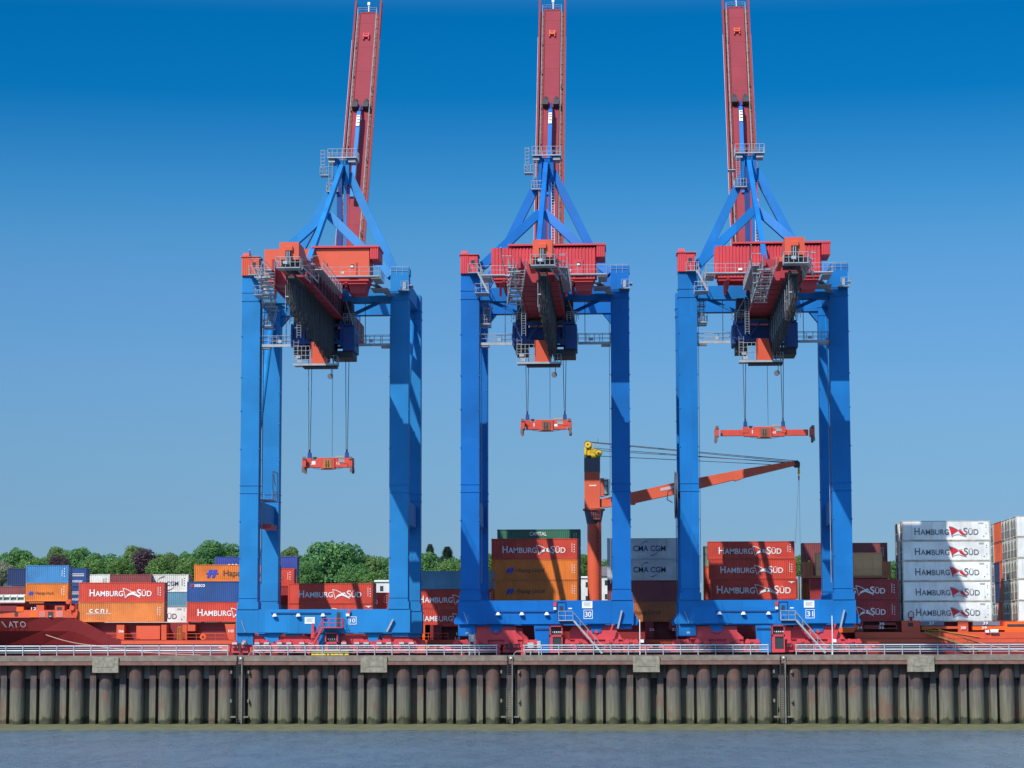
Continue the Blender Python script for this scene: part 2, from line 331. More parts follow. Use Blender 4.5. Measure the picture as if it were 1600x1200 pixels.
# small things on the quay edge
def bits():
    Y = 301.2
    for i,(a,b_) in enumerate(((487,516),(517,546))):
        x0 = at(a,1020,Y).x; x1 = at(b_-1,1020,Y).x; t = thing('barrier_block',((x0+x1)/2,Y,ZD),'yellow barrier block lying behind the guard rail, '+('left' if i==0 else 'right')+' one of the pair','barrier','yellow barrier blocks')
        w = (x1-x0)/2; mb = MB(); mb.prism([(-.35,0),(.35,0),(.25,.55),(-.25,.55)],-w,w,'x'); mb.build('body', YEL, t)
        mb = MB(); [mb.box(-w+.3+k*.7,-w+.45+k*.7,-.33,-.29,.18,.26) for k in range(3)]; mb.build('slot', BLACK, t)
    for px,yb,lab in ((779,1019,'red edge fender post beside the gap in the railing, left of the quay ladder'),(816,1019,'red edge fender post beside the gap in the railing, right of the quay ladder')):
        x = at(px,1020,Y).x; t = thing('rail_end_post',(x,Y,ZD),lab,'post','red rail end posts')
        MB().box(-.16,.16,-.1,.1,0,1.35).build('post', RED, t)
        MB().box(-.3,.3,-.14,.0,.35,.6).box(-.3,.3,-.14,0,1.0,1.25).build('bracket', RED, t)
    x = at(738,1020,Y+1).x; t = thing('control_cabinet',(x,Y+1,ZD),'grey control cabinet between two posts behind the railing left of crane 30','cabinet')
    MB().box(-.45,-.3,-.1,.1,0,2.7).box(.28,.4,-.1,.1,0,2.75).build('post', GALV, t); MB().box(-.24,.24,-.2,.2,1.7,2.6).build('box', mat('cabinet_grey',(.42,.42,.38),.6), t)
    MB().box(-.24,.1,-.12,.12,0,1.7).build('conduit', DARK, t)
    for px,lab in ((812,'round steel hoop on the coping beside the middle quay ladder'),(398,'round steel hoop on the coping beside the left quay ladder')):
        x = at(px,1020,300).x; mb = MB(); pts=[Vector((math.cos(a)*.75,0,math.sin(a)*.55)) for a in [math.pi*i/8 for i in range(9)]]; mb.path(pts,.04)
        tag(mb.build('mooring_hoop', GALV, None, (x,299.8,ZD)), lab,'hoop')
    for px,yt,lab in ((1000,968,'thin white pole standing beside the stairs of crane 30'),(1301,962,'thin white pole standing beside the stairs of crane 31')):
        x = at(px,1020,304).x; top = at(px,yt,304).z; t = thing('marker_pole',(x,304,ZD),lab,'pole','white marker poles')
        MB().tube((0,0,0),(0,0,top-ZD),.06,6).build('pole', WHITE, t); MB().box(.08,.5,-.05,.02,1.55,1.95).build('plate', WHITE, t)
    x = at(1125-290,1008,303).x
    for k,(px,py,w,h,lab) in enumerate(((829,1002,.75,.7,'grey switch box below crane 30, wider left one'),(842,1000,.45,.9,'pale switch box below crane 30, narrow right one'))):
        p = at(px,1020,303.5); t = thing('switch_box',(p.x,303.5,ZD),lab,'switch box','switch boxes'); MB().box(-w/2,w/2,-.2,.2,.9,.9+h).build('housing', mat('cabinet_grey',(.42,.42,.38),.6), t)
        MB().box(-.06,.06,-.06,.06,0,.9).build('stand', GALV, t)
bits()
# ================================================================== far shore
def leafmat(name, c1, c2):
    m = bpy.data.materials.new(name); m.use_nodes = True; n = m.node_tree.nodes; l = m.node_tree.links; b = n['Principled BSDF']; b.inputs['Roughness'].default_value=.55
    b.inputs['Specular IOR Level'].default_value=.25
    t = n.new('ShaderNodeTexCoord'); z = n.new('ShaderNodeTexNoise'); z.inputs['Scale'].default_value=.8; z.inputs['Detail'].default_value=6; l.new(t.outputs['Object'],z.inputs['Vector'])
    g = n.new('ShaderNodeNewGeometry'); a=n.new('ShaderNodeMath'); a.operation='MULTIPLY_ADD'; l.new(g.outputs['Random Per Island'],a.inputs[0]); a.inputs[1].default_value=.35; l.new(z.outputs[0],a.inputs[2])
    r = n.new('ShaderNodeValToRGB'); r.color_ramp.elements[0].position=.45; r.color_ramp.elements[1].position=.85; r.color_ramp.elements[0].color=(*c1,1); r.color_ramp.elements[1].color=(*c2,1)
    l.new(a.outputs[0],r.inputs[0]); l.new(r.outputs[0],b.inputs['Base Color'])
    tr = n.new('ShaderNodeBsdfTranslucent'); l.new(r.outputs[0],tr.inputs[0]); ms=n.new('ShaderNodeMixShader'); ms.inputs[0].default_value=.4
    l.new(b.outputs[0],ms.inputs[1]); l.new(tr.outputs[0],ms.inputs[2]); l.new(ms.outputs[0], n['Material Output'].inputs[0]); return m
LEAF = {'dark':leafmat('dark_leaves',(.065,.165,.055),(.14,.31,.095)),'mid':leafmat('mid_leaves',(.07,.175,.055),(.15,.31,.09)),
 'light':leafmat('light_leaves',(.09,.185,.05),(.18,.31,.08)),'olive':leafmat('olive_leaves',(.10,.17,.055),(.19,.29,.09)),
 'copper':leafmat('copper_leaves',(.055,.035,.045),(.12,.065,.08)),'pale':leafmat('blossoming_leaves',(.12,.16,.06),(.42,.42,.30)),
 'conifer':leafmat('conifer_needles',(.085,.15,.11),(.16,.26,.17))}
BARK = mat('bark', (.06,.045,.03), .9, .3, 2)
def crown_mesh(seed, kind, nl=8000):
    rnd = random.Random(seed); mb = MB(); vs=[]; fs=[]
    if kind == 'conifer':
        for i in range(5200):
            h = rnd.random()**.8; r = (1-h)**.85*3.3*(0.75+.5*((math.sin(h*30)+1)/2))
            a = rnd.uniform(0,6.283); q = rnd.random()**.35; p = Vector((math.cos(a)*r*q, math.sin(a)*r*q, 1.5+h*12.5-.25*r*q))
            s = rnd.uniform(.3,.65); d = Vector((math.cos(a),math.sin(a),rnd.uniform(-.5,.1)))*s*1.3; e = Vector((-math.sin(a),math.cos(a),rnd.uniform(-.3,.3)))*s*.4
            o=len(vs); vs += [p-e,p+d,p+e]; fs.append((o,o+1,o+2))
        return vs,fs
    lobes=[]
    for i in range(22):
        a = rnd.uniform(0,6.283); u = rnd.uniform(-.75,1); rr = math.sqrt(max(0,1-u*u))*rnd.uniform(.45,1)
        lobes.append((Vector((math.cos(a)*rr*3.7, math.sin(a)*rr*3.7, 6+u*3.1)), rnd.uniform(1.1,2.2)))
    lobes.append((Vector((0,0,6.4)),3.2))
    tot = sum(r*r for _,r in lobes)
    for c,r in lobes:
        for i in range(int(nl*r*r/tot)):
            d = Vector((rnd.gauss(0,1),rnd.gauss(0,1),rnd.gauss(0,1))).normalized(); q = rnd.uniform(.8,1.04)
            if rnd.random()<.05: q *= 1.15
            p = c+d*r*q; s = rnd.uniform(.15,.30)
            nrm = (d+Vector((rnd.gauss(0,.6),rnd.gauss(0,.6),rnd.gauss(0,.6)))).normalized(); t = nrm.cross(Vector((rnd.gauss(0,1),rnd.gauss(0,1),rnd.gauss(0,1)))).normalized(); b = nrm.cross(t)
            o=len(vs); vs += [p-t*s, p-b*s*.7, p+t*s, p+b*s*.8]; fs.append((o,o+1,o+2,o+3))
    return vs,fs
CM = {}
def crown(seed, kind, m):
    k=(seed,m)
    if k not in CM:
        vs,fs = crown_mesh(seed, kind); me = bpy.data.meshes.new('crown'); me.from_pydata([tuple(v) for v in vs],[],fs); me.materials.append(LEAF[m]); CM[k]=me
    return CM[k]
TM = {}
def trunk_mesh(kind):
    if kind not in TM:
        mb = MB(); mb.tube((0,0,-6),(0,0,5),.38,8,.24)
        if kind != 'conifer':
            for i in range(6):
                a=i*1.05; mb.tube((0,0,2.6+.3*i),(math.cos(a)*2.6,math.sin(a)*2.6,5.4+.3*i),.16,6,.05)
        else: mb.tube((0,0,5),(0,0,13.8),.24,6,.03)
        me = mb.mesh('trunk'); me.materials.append(BARK); TM[kind]=me
    return TM[kind]
TREES = [ # px centre, py top, width px, depth, colour, label
 (4,879,44,500,'pale','whitish blossoming tree at the far left edge'),
 (29,857,56,560,'mid','round green tree behind the dark navy container'),
 (52,873,62,525,'light','low bright green tree above the light blue container at far left'),
 (91,859,50,585,'olive','olive green tree behind the low copper beech'),
 (92,869,36,530,'copper','small copper leaved tree above the light blue container at far left'),
 (122,860,58,570,'mid','broad green tree right of the small copper leaved tree'),
 (146,868,44,560,'mid','green tree sloping down above the white lettered container'),
 (150,874,56,522,'light','low light green bush tree above the white lettered container'),
 (188,872,50,528,'light','light green tree left of the large copper beech'),
 (210,857,50,590,'olive','tall olive tree behind the large copper beech'),
 (227,862,60,548,'copper','large copper beech with dark purple leaves'),
 (250,874,50,520,'light','low light green tree right of the copper beech'),
 (268,869,40,565,'olive','greyish green tree between copper beech and tall dark tree'),
 (292,863,44,570,'mid','mid green tree left of the tall dark tree by the orange container'),
 (300,872,50,530,'light','low light green tree above the orange container stack'),
 (326,850,62,560,'dark','tall dark green tree above the purple-blue top container'),
 (360,853,52,580,'mid','green tree right behind the left crane near leg'),
 (395,858,50,575,'mid','green tree between the legs of crane 10'),
 (452,858,42,575,'olive','small green tree just right of the far left leg of crane 10'),
 (443,878,40,530,'dark','low dark tree behind the stacked red container end'),
 (518,848,104,540,'dark','big dense round chestnut tree in the middle of crane 10'),
 (486,880,46,520,'mid','bush at the left foot of the big round chestnut'),
 (556,884,50,525,'mid','bush at the right foot of the big round chestnut'),
 (575,871,60,560,'olive','olive tree right of the big round chestnut'),
 (604,876,44,575,'mid','green tree beside the near right leg of crane 10'),
 (588,892,50,520,'light','low bright bush above the lone red container end'),
 (634,872,50,570,'mid','green tree behind the right legs of crane 10'),
 (672,850,26,610,'conifer','pointed dark fir, the left of two'),
 (699,854,34,605,'conifer','broader dark fir, the right of two'),
 (664,867,56,545,'mid','green tree below the two dark firs'),
 (694,880,54,522,'light','low light green tree above the pale blue corrugated container'),
 (730,872,50,560,'olive','tree behind the near left leg of crane 30'),
 (766,866,44,540,'light','light green tree seen beside the left stack of crane 30'),
 (800,872,60,560,'mid','tree behind the green topped stack, left'),
 (880,868,60,560,'mid','tree behind the green topped stack, right'),
 (912,869,36,535,'light','bright green tree left of the ship crane pillar'),
 (930,880,40,560,'mid','tree directly behind the ship crane pillar'),
 (949,875,34,535,'light','bright green tree right of the ship crane pillar'),
 (1248,868,30,540,'light','bright green tree seen in the narrow gap right of the red stack'),
 (1400,880,40,560,'mid','green tree behind the gap left of the white stack')]
for k,px in enumerate([15,48,75,108,140,168,198,240,262,285,318,345,378,412,436,470,548,590,618,648,682,712,742]):
    TREES.append((px, 869+(k*7)%8, 50+(k*11)%14, 600+(k*5)%17, ('mid','olive','dark')[k%3], 'green tree filling the wooded bank behind the nearer trees'))
for i,(px,py,w,Y,m,lab) in enumerate(TREES):
    kind = 'conifer' if m=='conifer' else 'leafy'
    p = at(px,py,Y); pm = F/Y; sw = w*(1.5 if m=='conifer' else 1.16)/pm
    H = 14. if kind=='conifer' else 10.2
    s = sw/(6.6 if kind=='conifer' else 10.2); sz = s*random.uniform(.9,1.1) if kind!='conifer' else (24/pm*0+ .75)
    if kind!='conifer': sz = max(sz,.62)
    t = thing('fir_tree' if kind=='conifer' else ('copper_beech' if m=='copper' else 'leafy_tree'), (p.x,Y,p.z-H*sz), lab, 'tree', 'trees on the far river bank', random.uniform(0,6.28))
    t.scale = (s,s,sz)
    link('trunk', trunk_mesh(kind), t); link('crown', crown(i%6, kind, m), t)
# houses on the far bank
def house(px, py, wpx, Y, floors, label, roof):
    p = at(px,py,Y); w = wpx/F*Y; h = floors*3.0; z0 = p.z-h
    t = thing('house',(p.x,Y,z0),label,'house','houses on the far bank')
    MB().box(-w/2,w/2,0,9,-4,h).build('wall', mat('white_render',(.62,.60,.55),.8), t)
    MB().prism([(-.4,h),(9.4,h),(4.5,h+2.2)] if roof else [(-.3,h),(9.3,h),(9.3,h+.35),(-.3,h+.35)],-w/2-.3,w/2+.3,'x').build('roof', mat('grey_roof',(.12,.11,.11),.8) if roof else WHITE, t)
    for f in range(floors):
        for k in range(max(1,int(w/2.6))):
            x = -w/2+1.3+2.6*k
            MB().box(x-.35,x+.35,-.06,.1,f*3+1.0,f*3+2.1).build('window', GLASS, t)
house(917,903,18,515,3,'white house seen left of the ship crane pillar',False)
house(946,900,16,515,3,'pale house seen right of the ship crane pillar',True)
house(598,909,22,512,1,'low flat roofed white building right of the big chestnut tree',False)
house(8,905,30,500,1,'pale low building at the far left edge behind the containers',False)
# ================================================================== cranes
MOTOR = mat('motor_grey', (.45,.43,.42), .6)
def crane(num, pxb, word, dz, spr_z, wide):
    X0 = at(pxb, 1000, 305).x; YC = 306.
    t = thing('gantry_crane', (X0,YC,ZD), 'blue and red container crane numbered %s with raised boom, the %s of three' % (num,word), 'crane', 'quayside container cranes')
    HX = 9.75; LW = 1.2
    old = num == '10'; BLUE = BLUES[num]; AO = -.5
    zs0, zs1 = 3.95-dz, 7.02-dz
    body = ORED if old else RED
    # ---- legs
    for sx_ in (-1,1):
        for y in (0,18):
            x = HX*sx_; mb = MB(); mb.box(x-LW,x+LW,y-1.05,y+1.05,zs1-.02,49.4)
            lab = None
            for z in (8.4-dz,20.9,21.9,46.1,47.2):
                mb.box(x-LW-.07,x+LW+.07,y-1.12,y+1.12,z,z+.09)
            mb.box(x-LW-.16,x+LW+.16,y-1.2,y+1.2,zs1-.05,zs1+.9)
            for z in (12.5,17.2,26.6,31.6,36,41.4):
                for q in (-1,1): mb.box(x+q*LW-.1,x+q*LW+.1,y-1.14,y-1.0,z,z+.14)
            mb.build('leg', BLUE, t)
    # ---- sill beams
    for y in (0,18):
        mb = MB(); mb.box(-HX-LW-.3,HX+LW+.3,y-1.1,y+1.1,zs0,zs1-.06)
        for c in (-6.45,6.45):
            mb.prism([(c-1.25,zs0+.01),(c+1.25,zs0+.01),(c+.75,zs0-.35),(c+.55,zs0-1.1),(c-.55,zs0-1.1),(c-.75,zs0-.35)],y-.55,y+.55)
            mb.box(c-1.9,c+1.9,y-1.13,y-1.09,zs0+.05,zs0+1.35)
        if not old:
            for q in (-1,1): mb.prism([(q*(HX+LW+.3),zs0),(q*(HX+LW+.3),zs0+1.5),(q*(HX+LW+.95),zs0+.35),(q*(HX+LW+.8),zs0)],y-.6,y+.6)
        for q in (-1,1): mb.box(q*10.2-1.1 if q<0 else 8.9,q*10.2+1.1 if q<0 else 11.0,y-.7,y+.7,zs0-1.5 if q<0 else zs0-.5,zs0)
        for x in (-8.4,-3.2,1.1,5.0,8.4): mb.box(x-.04,x+.04,y-1.125,y-1.1,zs0+.05,zs1-.08)
        mb.build('sill_beam', BLUE, t)
    # ---- upper portal
    mb = MB(); mb.box(-HX+LW,HX-LW,-.8,.8,45.85,47.6)
    for q in (-1,1): mb.bar((q*8.4,0,46.6),(q*3.2,0,44.2),.42,.42,(0,1,0))
    mb.build('cross_beam', BLUE, t)
    mb = MB(); mb.box(-HX+LW,HX-LW,17.2,18.8,46.75,49.35)
    for q in (-1,1): mb.prism([(q*8.55,46.75),(q*7.3,46.75),(q*8.55,45.2)],17.4,18.6)
    mb.box(-2.4,2.4,17.4,18.6,45.7,46.75); mb.build('cross_beam', BLUE, t)
    for q in (-1,1):
        MB().box(q*HX-.75,q*HX+.75,1.05,16.95,47.3,49.35).build('side_beam', BLUE, t)
        mb = MB(); mb.tube((q*HX,17,45.6),(q*HX,1.1,22.5),.42,12); mb.build('diagonal_brace', BLUE, t, smooth=True)
        mb = MB(); mb.box(q*HX-.7,q*HX+.7,1.05,16.95,17.2,20.2); mb.build('lower_side_beam', BLUE, t)
        if q>0 or not old: continue
        mb = MB(); x = q*8.0
        mb.box(x-.9,x+.9,1.4,6,20.2,20.3); mb.rail([(x-.9,1.4,20.3),(x-.9,6,20.3)]); mb.rail([(x+.9,1.4,20.3),(x+.9,6,20.3)])
        if old: mb.path([(x+.9,2,20.3),(x+.9,2,24),(x+.9,6,24),(x+.9,6,20.3)],.08); mb.path([(x+.9,2,24),(x+.9,4,22.3)],.06)
        mb.build('side_platform', GALV, t)
        mb = MB(); mb.box(x-.7,x+.7,2,7,16.5,17.1); mb.build('cable_box', RED if old else DARK, t)
    for q in (-1,1):
        mb = MB(); mb.ladder((q*8.35,.8,9.2),(q*8.35,.8,44),.35,(0,1,0),.4,.03); mb.build('leg_ladder', GALV, t)
    # ---- girder
    gx0, gx1 = -1.95, 2.55; mb = MB(); mb.box(gx0,gx1,-33,22,43.25,45.75)
    mb.prism([(-33,43.25),(-33,45.75),(-35.5,45.9),(-35.5,44.6)],gx0+.1,gx0+.35,'x'); mb.prism([(-33,43.25),(-33,45.75),(-35.5,45.9),(-35.5,44.6)],gx1-.35,gx1-.1,'x')
    for y in range(-30,22,4): mb.box(gx0-.06,gx1+.06,y,y+.12,43.2,45.7)
    mb.box(gx0-.25,gx0,-33,22,43.1,43.3); mb.box(gx1,gx1+.25,-33,22,43.1,43.3)
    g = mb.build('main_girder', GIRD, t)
    # near head of the girder
    n_before = set(t.children)
    mb = MB(); mb.prism([(-42.6,44.9),(-42.6,46.9),(-38.5,46.9),(-34,45.6),(-34,44.9)],-.75,1.45,'x'); mb.prism([(-42.9,45.9),(-42.9,46.35),(-42.5,46.5),(-42.5,45.7)],-.05,.75,'x')
    mb.box(-1.3,-.75,-41,-34,44.4,44.95); mb.box(1.45,2.0,-41,-34,44.4,44.95)
    hd = mb.build('sheave_housing', ORED, t)
    MB().box(-.05,.65,-42.85,-42.62,44.55,45.7).box(-.6,1.3,-42.0,-36,44.2,44.88).build('sheave', DARK, hd)
    mb = MB(); mb.tube((.18,-43,44.3),(.18,-43,45.8),.06,5); mb.tube((.42,-43,44.3),(.42,-43,45.8),.06,5); mb.build('rope_strand', GALV, hd)
    mb = MB(); mb.box(-.95,1.75,-43.8,-41.9,43.75,43.85); mb.rail([(-.95,-43.8,43.85),(1.75,-43.8,43.85)],1.15,.55,.04); mb.rail([(-.95,-43.8,43.85),(-.95,-41.9,43.85)],1.15,1); mb.rail([(1.75,-43.8,43.85),(1.75,-41.9,43.85)],1.15,1)
    mb.box(-.15,.35,-43.9,-43.85,44.2,44.55)
    mb.build('end_catwalk', GALV, t)
    for ch in t.children:
        if ch not in n_before: ch.location.x += .85; ch.location.z -= .25
    for q in (-1,1):     # stairs and walk along the girder
        x = gx0-.75 if q<0 else gx1+.75
        mb = MB()
        mb.box(x-.45,x+.45,-33,-14,45.0,45.1); mb.rail([(x+q*.45,-33,45.1),(x+q*.45,-14,45.1)],1.1,1.6,.035)
        mb.stairs((x-q*1.1,-41.9,43.9),(x,-36.5,43.0),.9,(1,0,0)) if q>0 else mb.stairs((x+1.2,-40.5,43.8),(x+.2,-33.5,40.6),1.5,(1,0,0))
        if q<0:
            for k in range(9): mb.bar((x-.2,-40+k*.8,43.4-.35*k),(x+1.3,-40+k*.8,43.4-.35*k),.5,.08)
            mb.path([(x-.4,-33.6,40.6),(x-.4,-36,43),(x-.9,-39,45.2),(x-.9,-41,46.1)],.06,4); mb.path([(x+.5,-33.6,40.8),(x+.5,-38,44.8)],.05,4)
            for k in range(5): mb.tube((x-.4-.1*k,-34.6-k*1.4,41.6+k*.9),(x+.3,-34.6-k*1.4,41.6+k*.9),.05,4)
        else:
            mb.path([(x-.6,-42,44.0),(x+.2,-38,44.8),(x+.2,-34,44.9)],.05,4); mb.path([(x-.2,-41,45.2),(x+.5,-37,46)],.05,4); 
            for k in range(4): mb.tube((x-.5,-41+k*1.3,45.1-k*.5),(x+.4,-41+k*1.3,45.1-k*.5),.05,4)
        mb.build('stairway', GALV, t)
    # festoon of cable loops under the girder
    mb = MB(); rnd = random.Random(7); fx = 1.15
    mb.box(fx-.55,fx-.4,-41.5,1,43.0,43.2); mb.box(fx+.4,fx+.55,-41.5,1,43.0,43.2)
    n = 34
    for k in range(n):
        y0 = -41+k*1.2; y1 = y0+1.2; dpt = rnd.uniform(3.6,5.5)*(1 if k>3 else .8+.05*k)
        for c in range(5):
            x = fx-.42+.21*c+rnd.uniform(-.03,.03); d = dpt*rnd.uniform(.9,1.03); pts = []
            for i in range(9):
                u = i/8; pts.append(Vector((x+rnd.uniform(-.03,.03), y0+(y1-y0)*u, 43.0-d*(1-(2*u-1)**4))))
            mb.path(pts,.055,4)
        mb.box(fx-.5,fx+.5,y0-.18,y0+.18,42.6,43.05)
    fs_ = mb.build('festoon_cable', CABLE, t)
    mb = MB()
    for k in range(n):
        if k%3==0: mb.box(fx-.56,fx-.2,-41+k*1.2-.05,-41+k*1.2+.05,40.6,40.72); mb.tube((fx-.55,-41+k*1.2,39.2),(fx-.55,-41+k*1.2,42),.03,4)
    mb.build('cable_clamp', GALV, fs_)
    mb = MB()
    for x in (gx0-.12,gx1+.12):
        for z in (43.6,44.0,44.5): mb.tube((x,-32,z),(x,8,z),.05,5)
        for y in range(-32,8,3): mb.box(x-.08,x+.08,y,y+.1,43.4,45.6)
    mb.build('cable_run', DARK, t)
    mb = MB(); mb.ladder((gx0-.5,-8,44.8),(gx0-.5,-8,40.3),.5,(1,0,0),.32,.035); mb.rail([(gx0-1.9,-5.5,42.7),(gx0-.4,-5.5,42.7)],1.0,.5); mb.rail([(gx1+.4,-5.5,42.7),(gx1+1.9,-5.5,42.7)],1.0,.5)
    mb.path([(gx0-.6,-4.5,45.4),(gx0-1.6,-4.5,43.5),(gx0-1.7,-4.5,42.4)],.07); mb.path([(gx1+.6,-4.5,45.4),(gx1+1.3,-4.5,43.3),(gx1+1.5,-4.5,42.4)],.07)
    mb.build('trolley_ladder', GALV, t)
    # ---- machinery house
    hx0,hx1,hy0,hy1,hz0,hz1 = -6.35,6.75,-10.2,-5.4,47.75,51.75
    mb = MB()
    if old:
        mb.box(hx0-.3,hx1,hy0,hy1,hz0,hz1-.35); mh = mb.build('machinery_house', ORED, t)
    else:
        mb.box(hx0,hx1,hy0,hy1,hz0,hz1-.5); mb.corr(hx0,hx1,hz0+.02,hz1-.5,hy0-.012,.10,.42,-1); mb.corr(hy0,hy1,hz0,hz1-.5,hx0-.012,.1,.42,-1,'y'); mb.corr(hy0,hy1,hz0,hz1-.5,hx1+.012,.1,.42,1,'y'); mh = mb.build('machinery_house', RED, t)
    mb = MB(); x0 = -4.4 if not old else 0
    mb.box(-4.3 if not old else -.6,hx1+1.3,hy0-.35,hy1+.35,hz1-.28,hz1-.05)
    mb.box(hx1+.13,hx1+1.2,hy0-.2,hy1,hz1-1.75,hz1-.28); mb.corr(hx1+.14,hx1+1.2,hz1-1.75,hz1-.28,hy0-.22,.08,.3,-1)
    mb.build('roof', RED, mh)
    mb = MB(); mb.box(4.0,5.15,hy0-.18,hy0-.12,hz0+.1,hz0+1.95); o = mb.build('door', body, mh)
    MB().box(4.4,4.85,hy0-.22,hy0-.17,hz0+1.1,hz0+1.55).build('door_window', GLASS, o) ; MB().box(4.42,4.75,hy0-.26,hy0-.2,hz0+1.15,hz0+1.4).box(-3.6,-3.1,hy0-.26,hy0-.2,hz0+.35,hz0+.6).box(3.2,3.7,hy0-1.35,hy0-1.3,hz0+.25,hz0+.5).build('notice_plate', WHITE, mh)
    MB().box(-.3,1.4,hy0-.16,hy0-.11,hz0+.1,hz0+1.9).build('door', body, mh)
    mb = MB(); mb.box(hx0-1.3,hx1+1.4,hy0-1.5,hy0-.25,hz0-.22,hz0-.08); mb.box(hx0-1.3,hx0-.2,hy0,hy1,hz0-.22,hz0-.08); mb.box(hx1+.3,hx1+1.4,hy0,hy1,hz0-.22,hz0-.08)
    mb.rail([(hx0-1.3,hy0-1.45,hz0-.1),(hx1+1.4,hy0-1.45,hz0-.1)],1.1,1.25,.035); mb.rail([(hx1+1.4,hy0-1.4,hz0-.1),(hx1+1.4,hy1,hz0-.1)],1.1,1.5); mb.rail([(hx0-1.3,hy0-1.4,hz0-.1),(hx0-1.3,hy1,hz0-.1)],1.1,1.5)
    # railed landings and steps down to the left leg
    mb.box(-8.9,-7.2,-4.5,-1.2,46.4,46.47); mb.rail([(-8.9,-4.5,46.5),(-7.2,-4.5,46.5)],1.1,.8); mb.rail([(-8.9,-4.5,46.5),(-8.9,-1.2,46.5)]); mb.stairs((-7.2,-3,46.5),(-8.6,-3,49.3),.8,(0,1,0))
    mb.box(6.4,8.6,-5,-1.1,47.0,47.1); mb.bar((6.9,-5.3,47.5),(8.7,-1.1,46.6),.9,.08)
    mb.build('house_platform', GALV, t)
    mb = MB(); mb.box(hx0+.2,hx1-.1,hy0+.2,hy1-.2,hz0-.5,hz0-.24)
    for y in (hy0+.4,hy1-.8): mb.box(hx0+.3,hx1-.3,y,y+.4,hz0-.9,hz0-.5)
    for x in (hx0+1.3,-2.2,2.0,3.6): mb.box(x,x+.35,hy0+.3,-.85,hz0-1.3,hz0-.5)
    for x in (hx0+.9,2.9): mb.prism([(hy0+.3,hz0-.9),(hy0+1.0,hz0-.9),(hy0+.9,hz0-2.6),(hy0+.5,hz0-2.6)],x,x+.3,'x')
    mb.prism([(hx1-2.8,hz0-.5),(hx1-.3,hz0-.5),(hx1-.6,hz0-2.0),(hx1-2.4,hz0-2.0)],hy0+.6,hy0+4)
    mb.build('base_frame', RED, mh)
    # ---- electric cabin on the near left leg
    zc = 49.45; mb = MB(); mb.box(-11.0,-8.75,-1.3,1.5,zc,zc+2.45); mb.corr(-11.0,-9.9,zc+.02,zc+2.4,-1.32,.05,.25,-1); mb.box(-11.15,-8.6,-1.45,1.65,zc+2.45,zc+2.56)
    o = mb.build('electric_cabin', RED if not old else ORED, t)
    mb = MB(); mb.tube((-10.9,-.6,zc+2.7),(-10.1,-.6,zc+2.7),.42,12); mb.build('fan_cowl', RED, o)
    MB().box(-9.75,-9.0,-1.36,-1.3,zc+.15,zc+2.0).build('door', body, o); MB().box(-9.6,-9.15,-1.40,-1.35,zc+1.2,zc+1.75).build('window', GLASS, o)
    mb = MB(); mb.box(-9.9,-8.3,-2.5,-1.3,zc-.08,zc); mb.rail([(-9.9,-2.45,zc),(-8.3,-2.45,zc)],1.1,.5,.035); mb.rail([(-9.9,-2.4,zc),(-9.9,-1.4,zc)],1.1,.5); mb.rail([(-8.3,-2.4,zc),(-8.3,1.5,zc)],1.1,.8)
    mb.build('cabin_platform', GALV, t)
    mb = MB(); mb.rail([(8.6,-1.0,49.4),(10.9,-1.0,49.4)],1.1,.7,.035); mb.rail([(10.9,-1,49.4),(10.9,1,49.4)],1.1,.7); mb.box(10.95,11.4,-1,1,48,48.1); mb.rail([(10.0,-2.0,47.3),(11.0,-2.0,47.3)],1.1,.5); mb.box(9.6,11.1,-2.1,-1.1,47.2,47.3); mb.box(10.2,10.6,-1.25,-1.1,47.5,48.4)
    mb.build('leg_top_platform', GALV, t)
    MB().box(8.6,11.05,-.95,1.0,49.42,50.3).build('leg_cap', BLUE, t)
    # zigzag stairs inside the left leg
    mb = MB(); x = -7.9
    for k in range(2):
        za = 48.8-3*k; zb_ = za-2.8; ya,yb = (3,6.5) if k%2==0 else (6.5,3)
        mb.stairs((x,ya,za),(x,yb,zb_),.9,(1,0,0)); mb.box(x-.7,x+.7,yb-.6,yb+.6,zb_-.1,zb_)
        mb.rail([(x-.7,yb-.6,zb_),(x+.7,yb-.6,zb_)],1.1,.7)
    mb.ladder((x,.4,43),(x,.4,49),.55,(1,0,0),.32,.035); mb.tube((x+.3,.4,44),(x+.3,.4,48.6),.05,4); mb.box(x-.7,x+.7,-.2,1.4,42.9,43.05); mb.rail([(x-.7,-.2,43),(x+.7,-.2,43)],1.1,.7)
    mb.build('stairway', GALV, t)
    for q in (-1,1):
        mb = MB(); mb.box(min(q*8.5,q*4.3),max(q*8.5,q*4.3),-.6,.7,40.25,40.4); mb.box(min(q*8.5,q*4.3),max(q*8.5,q*4.3),-.62,-.5,40.1,40.45)
        mb.rail([(q*8.5,-.58,40.4),(q*4.3,-.58,40.4)],1.15,1.0,.04); mb.rail([(q*8.5,.65,40.4),(q*4.3,.65,40.4)],1.15,1.3); mb.box(q*6-.25,q*6+.25,-.7,-.6,40.6,41.0); mb.box(q*7.9-.6,q*7.9+.6,-.5,.6,39.9,40.25)
        mb.build('cross_walkway', GALV, t)
        mb = MB(); mb.tube((q*5.2,-.3,40.4),(q*5.2,-.3,47.8),.045,5); mb.build('hanging_cable', CABLE, t)
    # ---- trolley
    tr = MB(); z0 = 38.9; tr.box(-3.9,3.9,-4.2,-3.9,42.2,42.6); tr.box(-3.9,3.9,1.0,1.3,42.2,42.6)
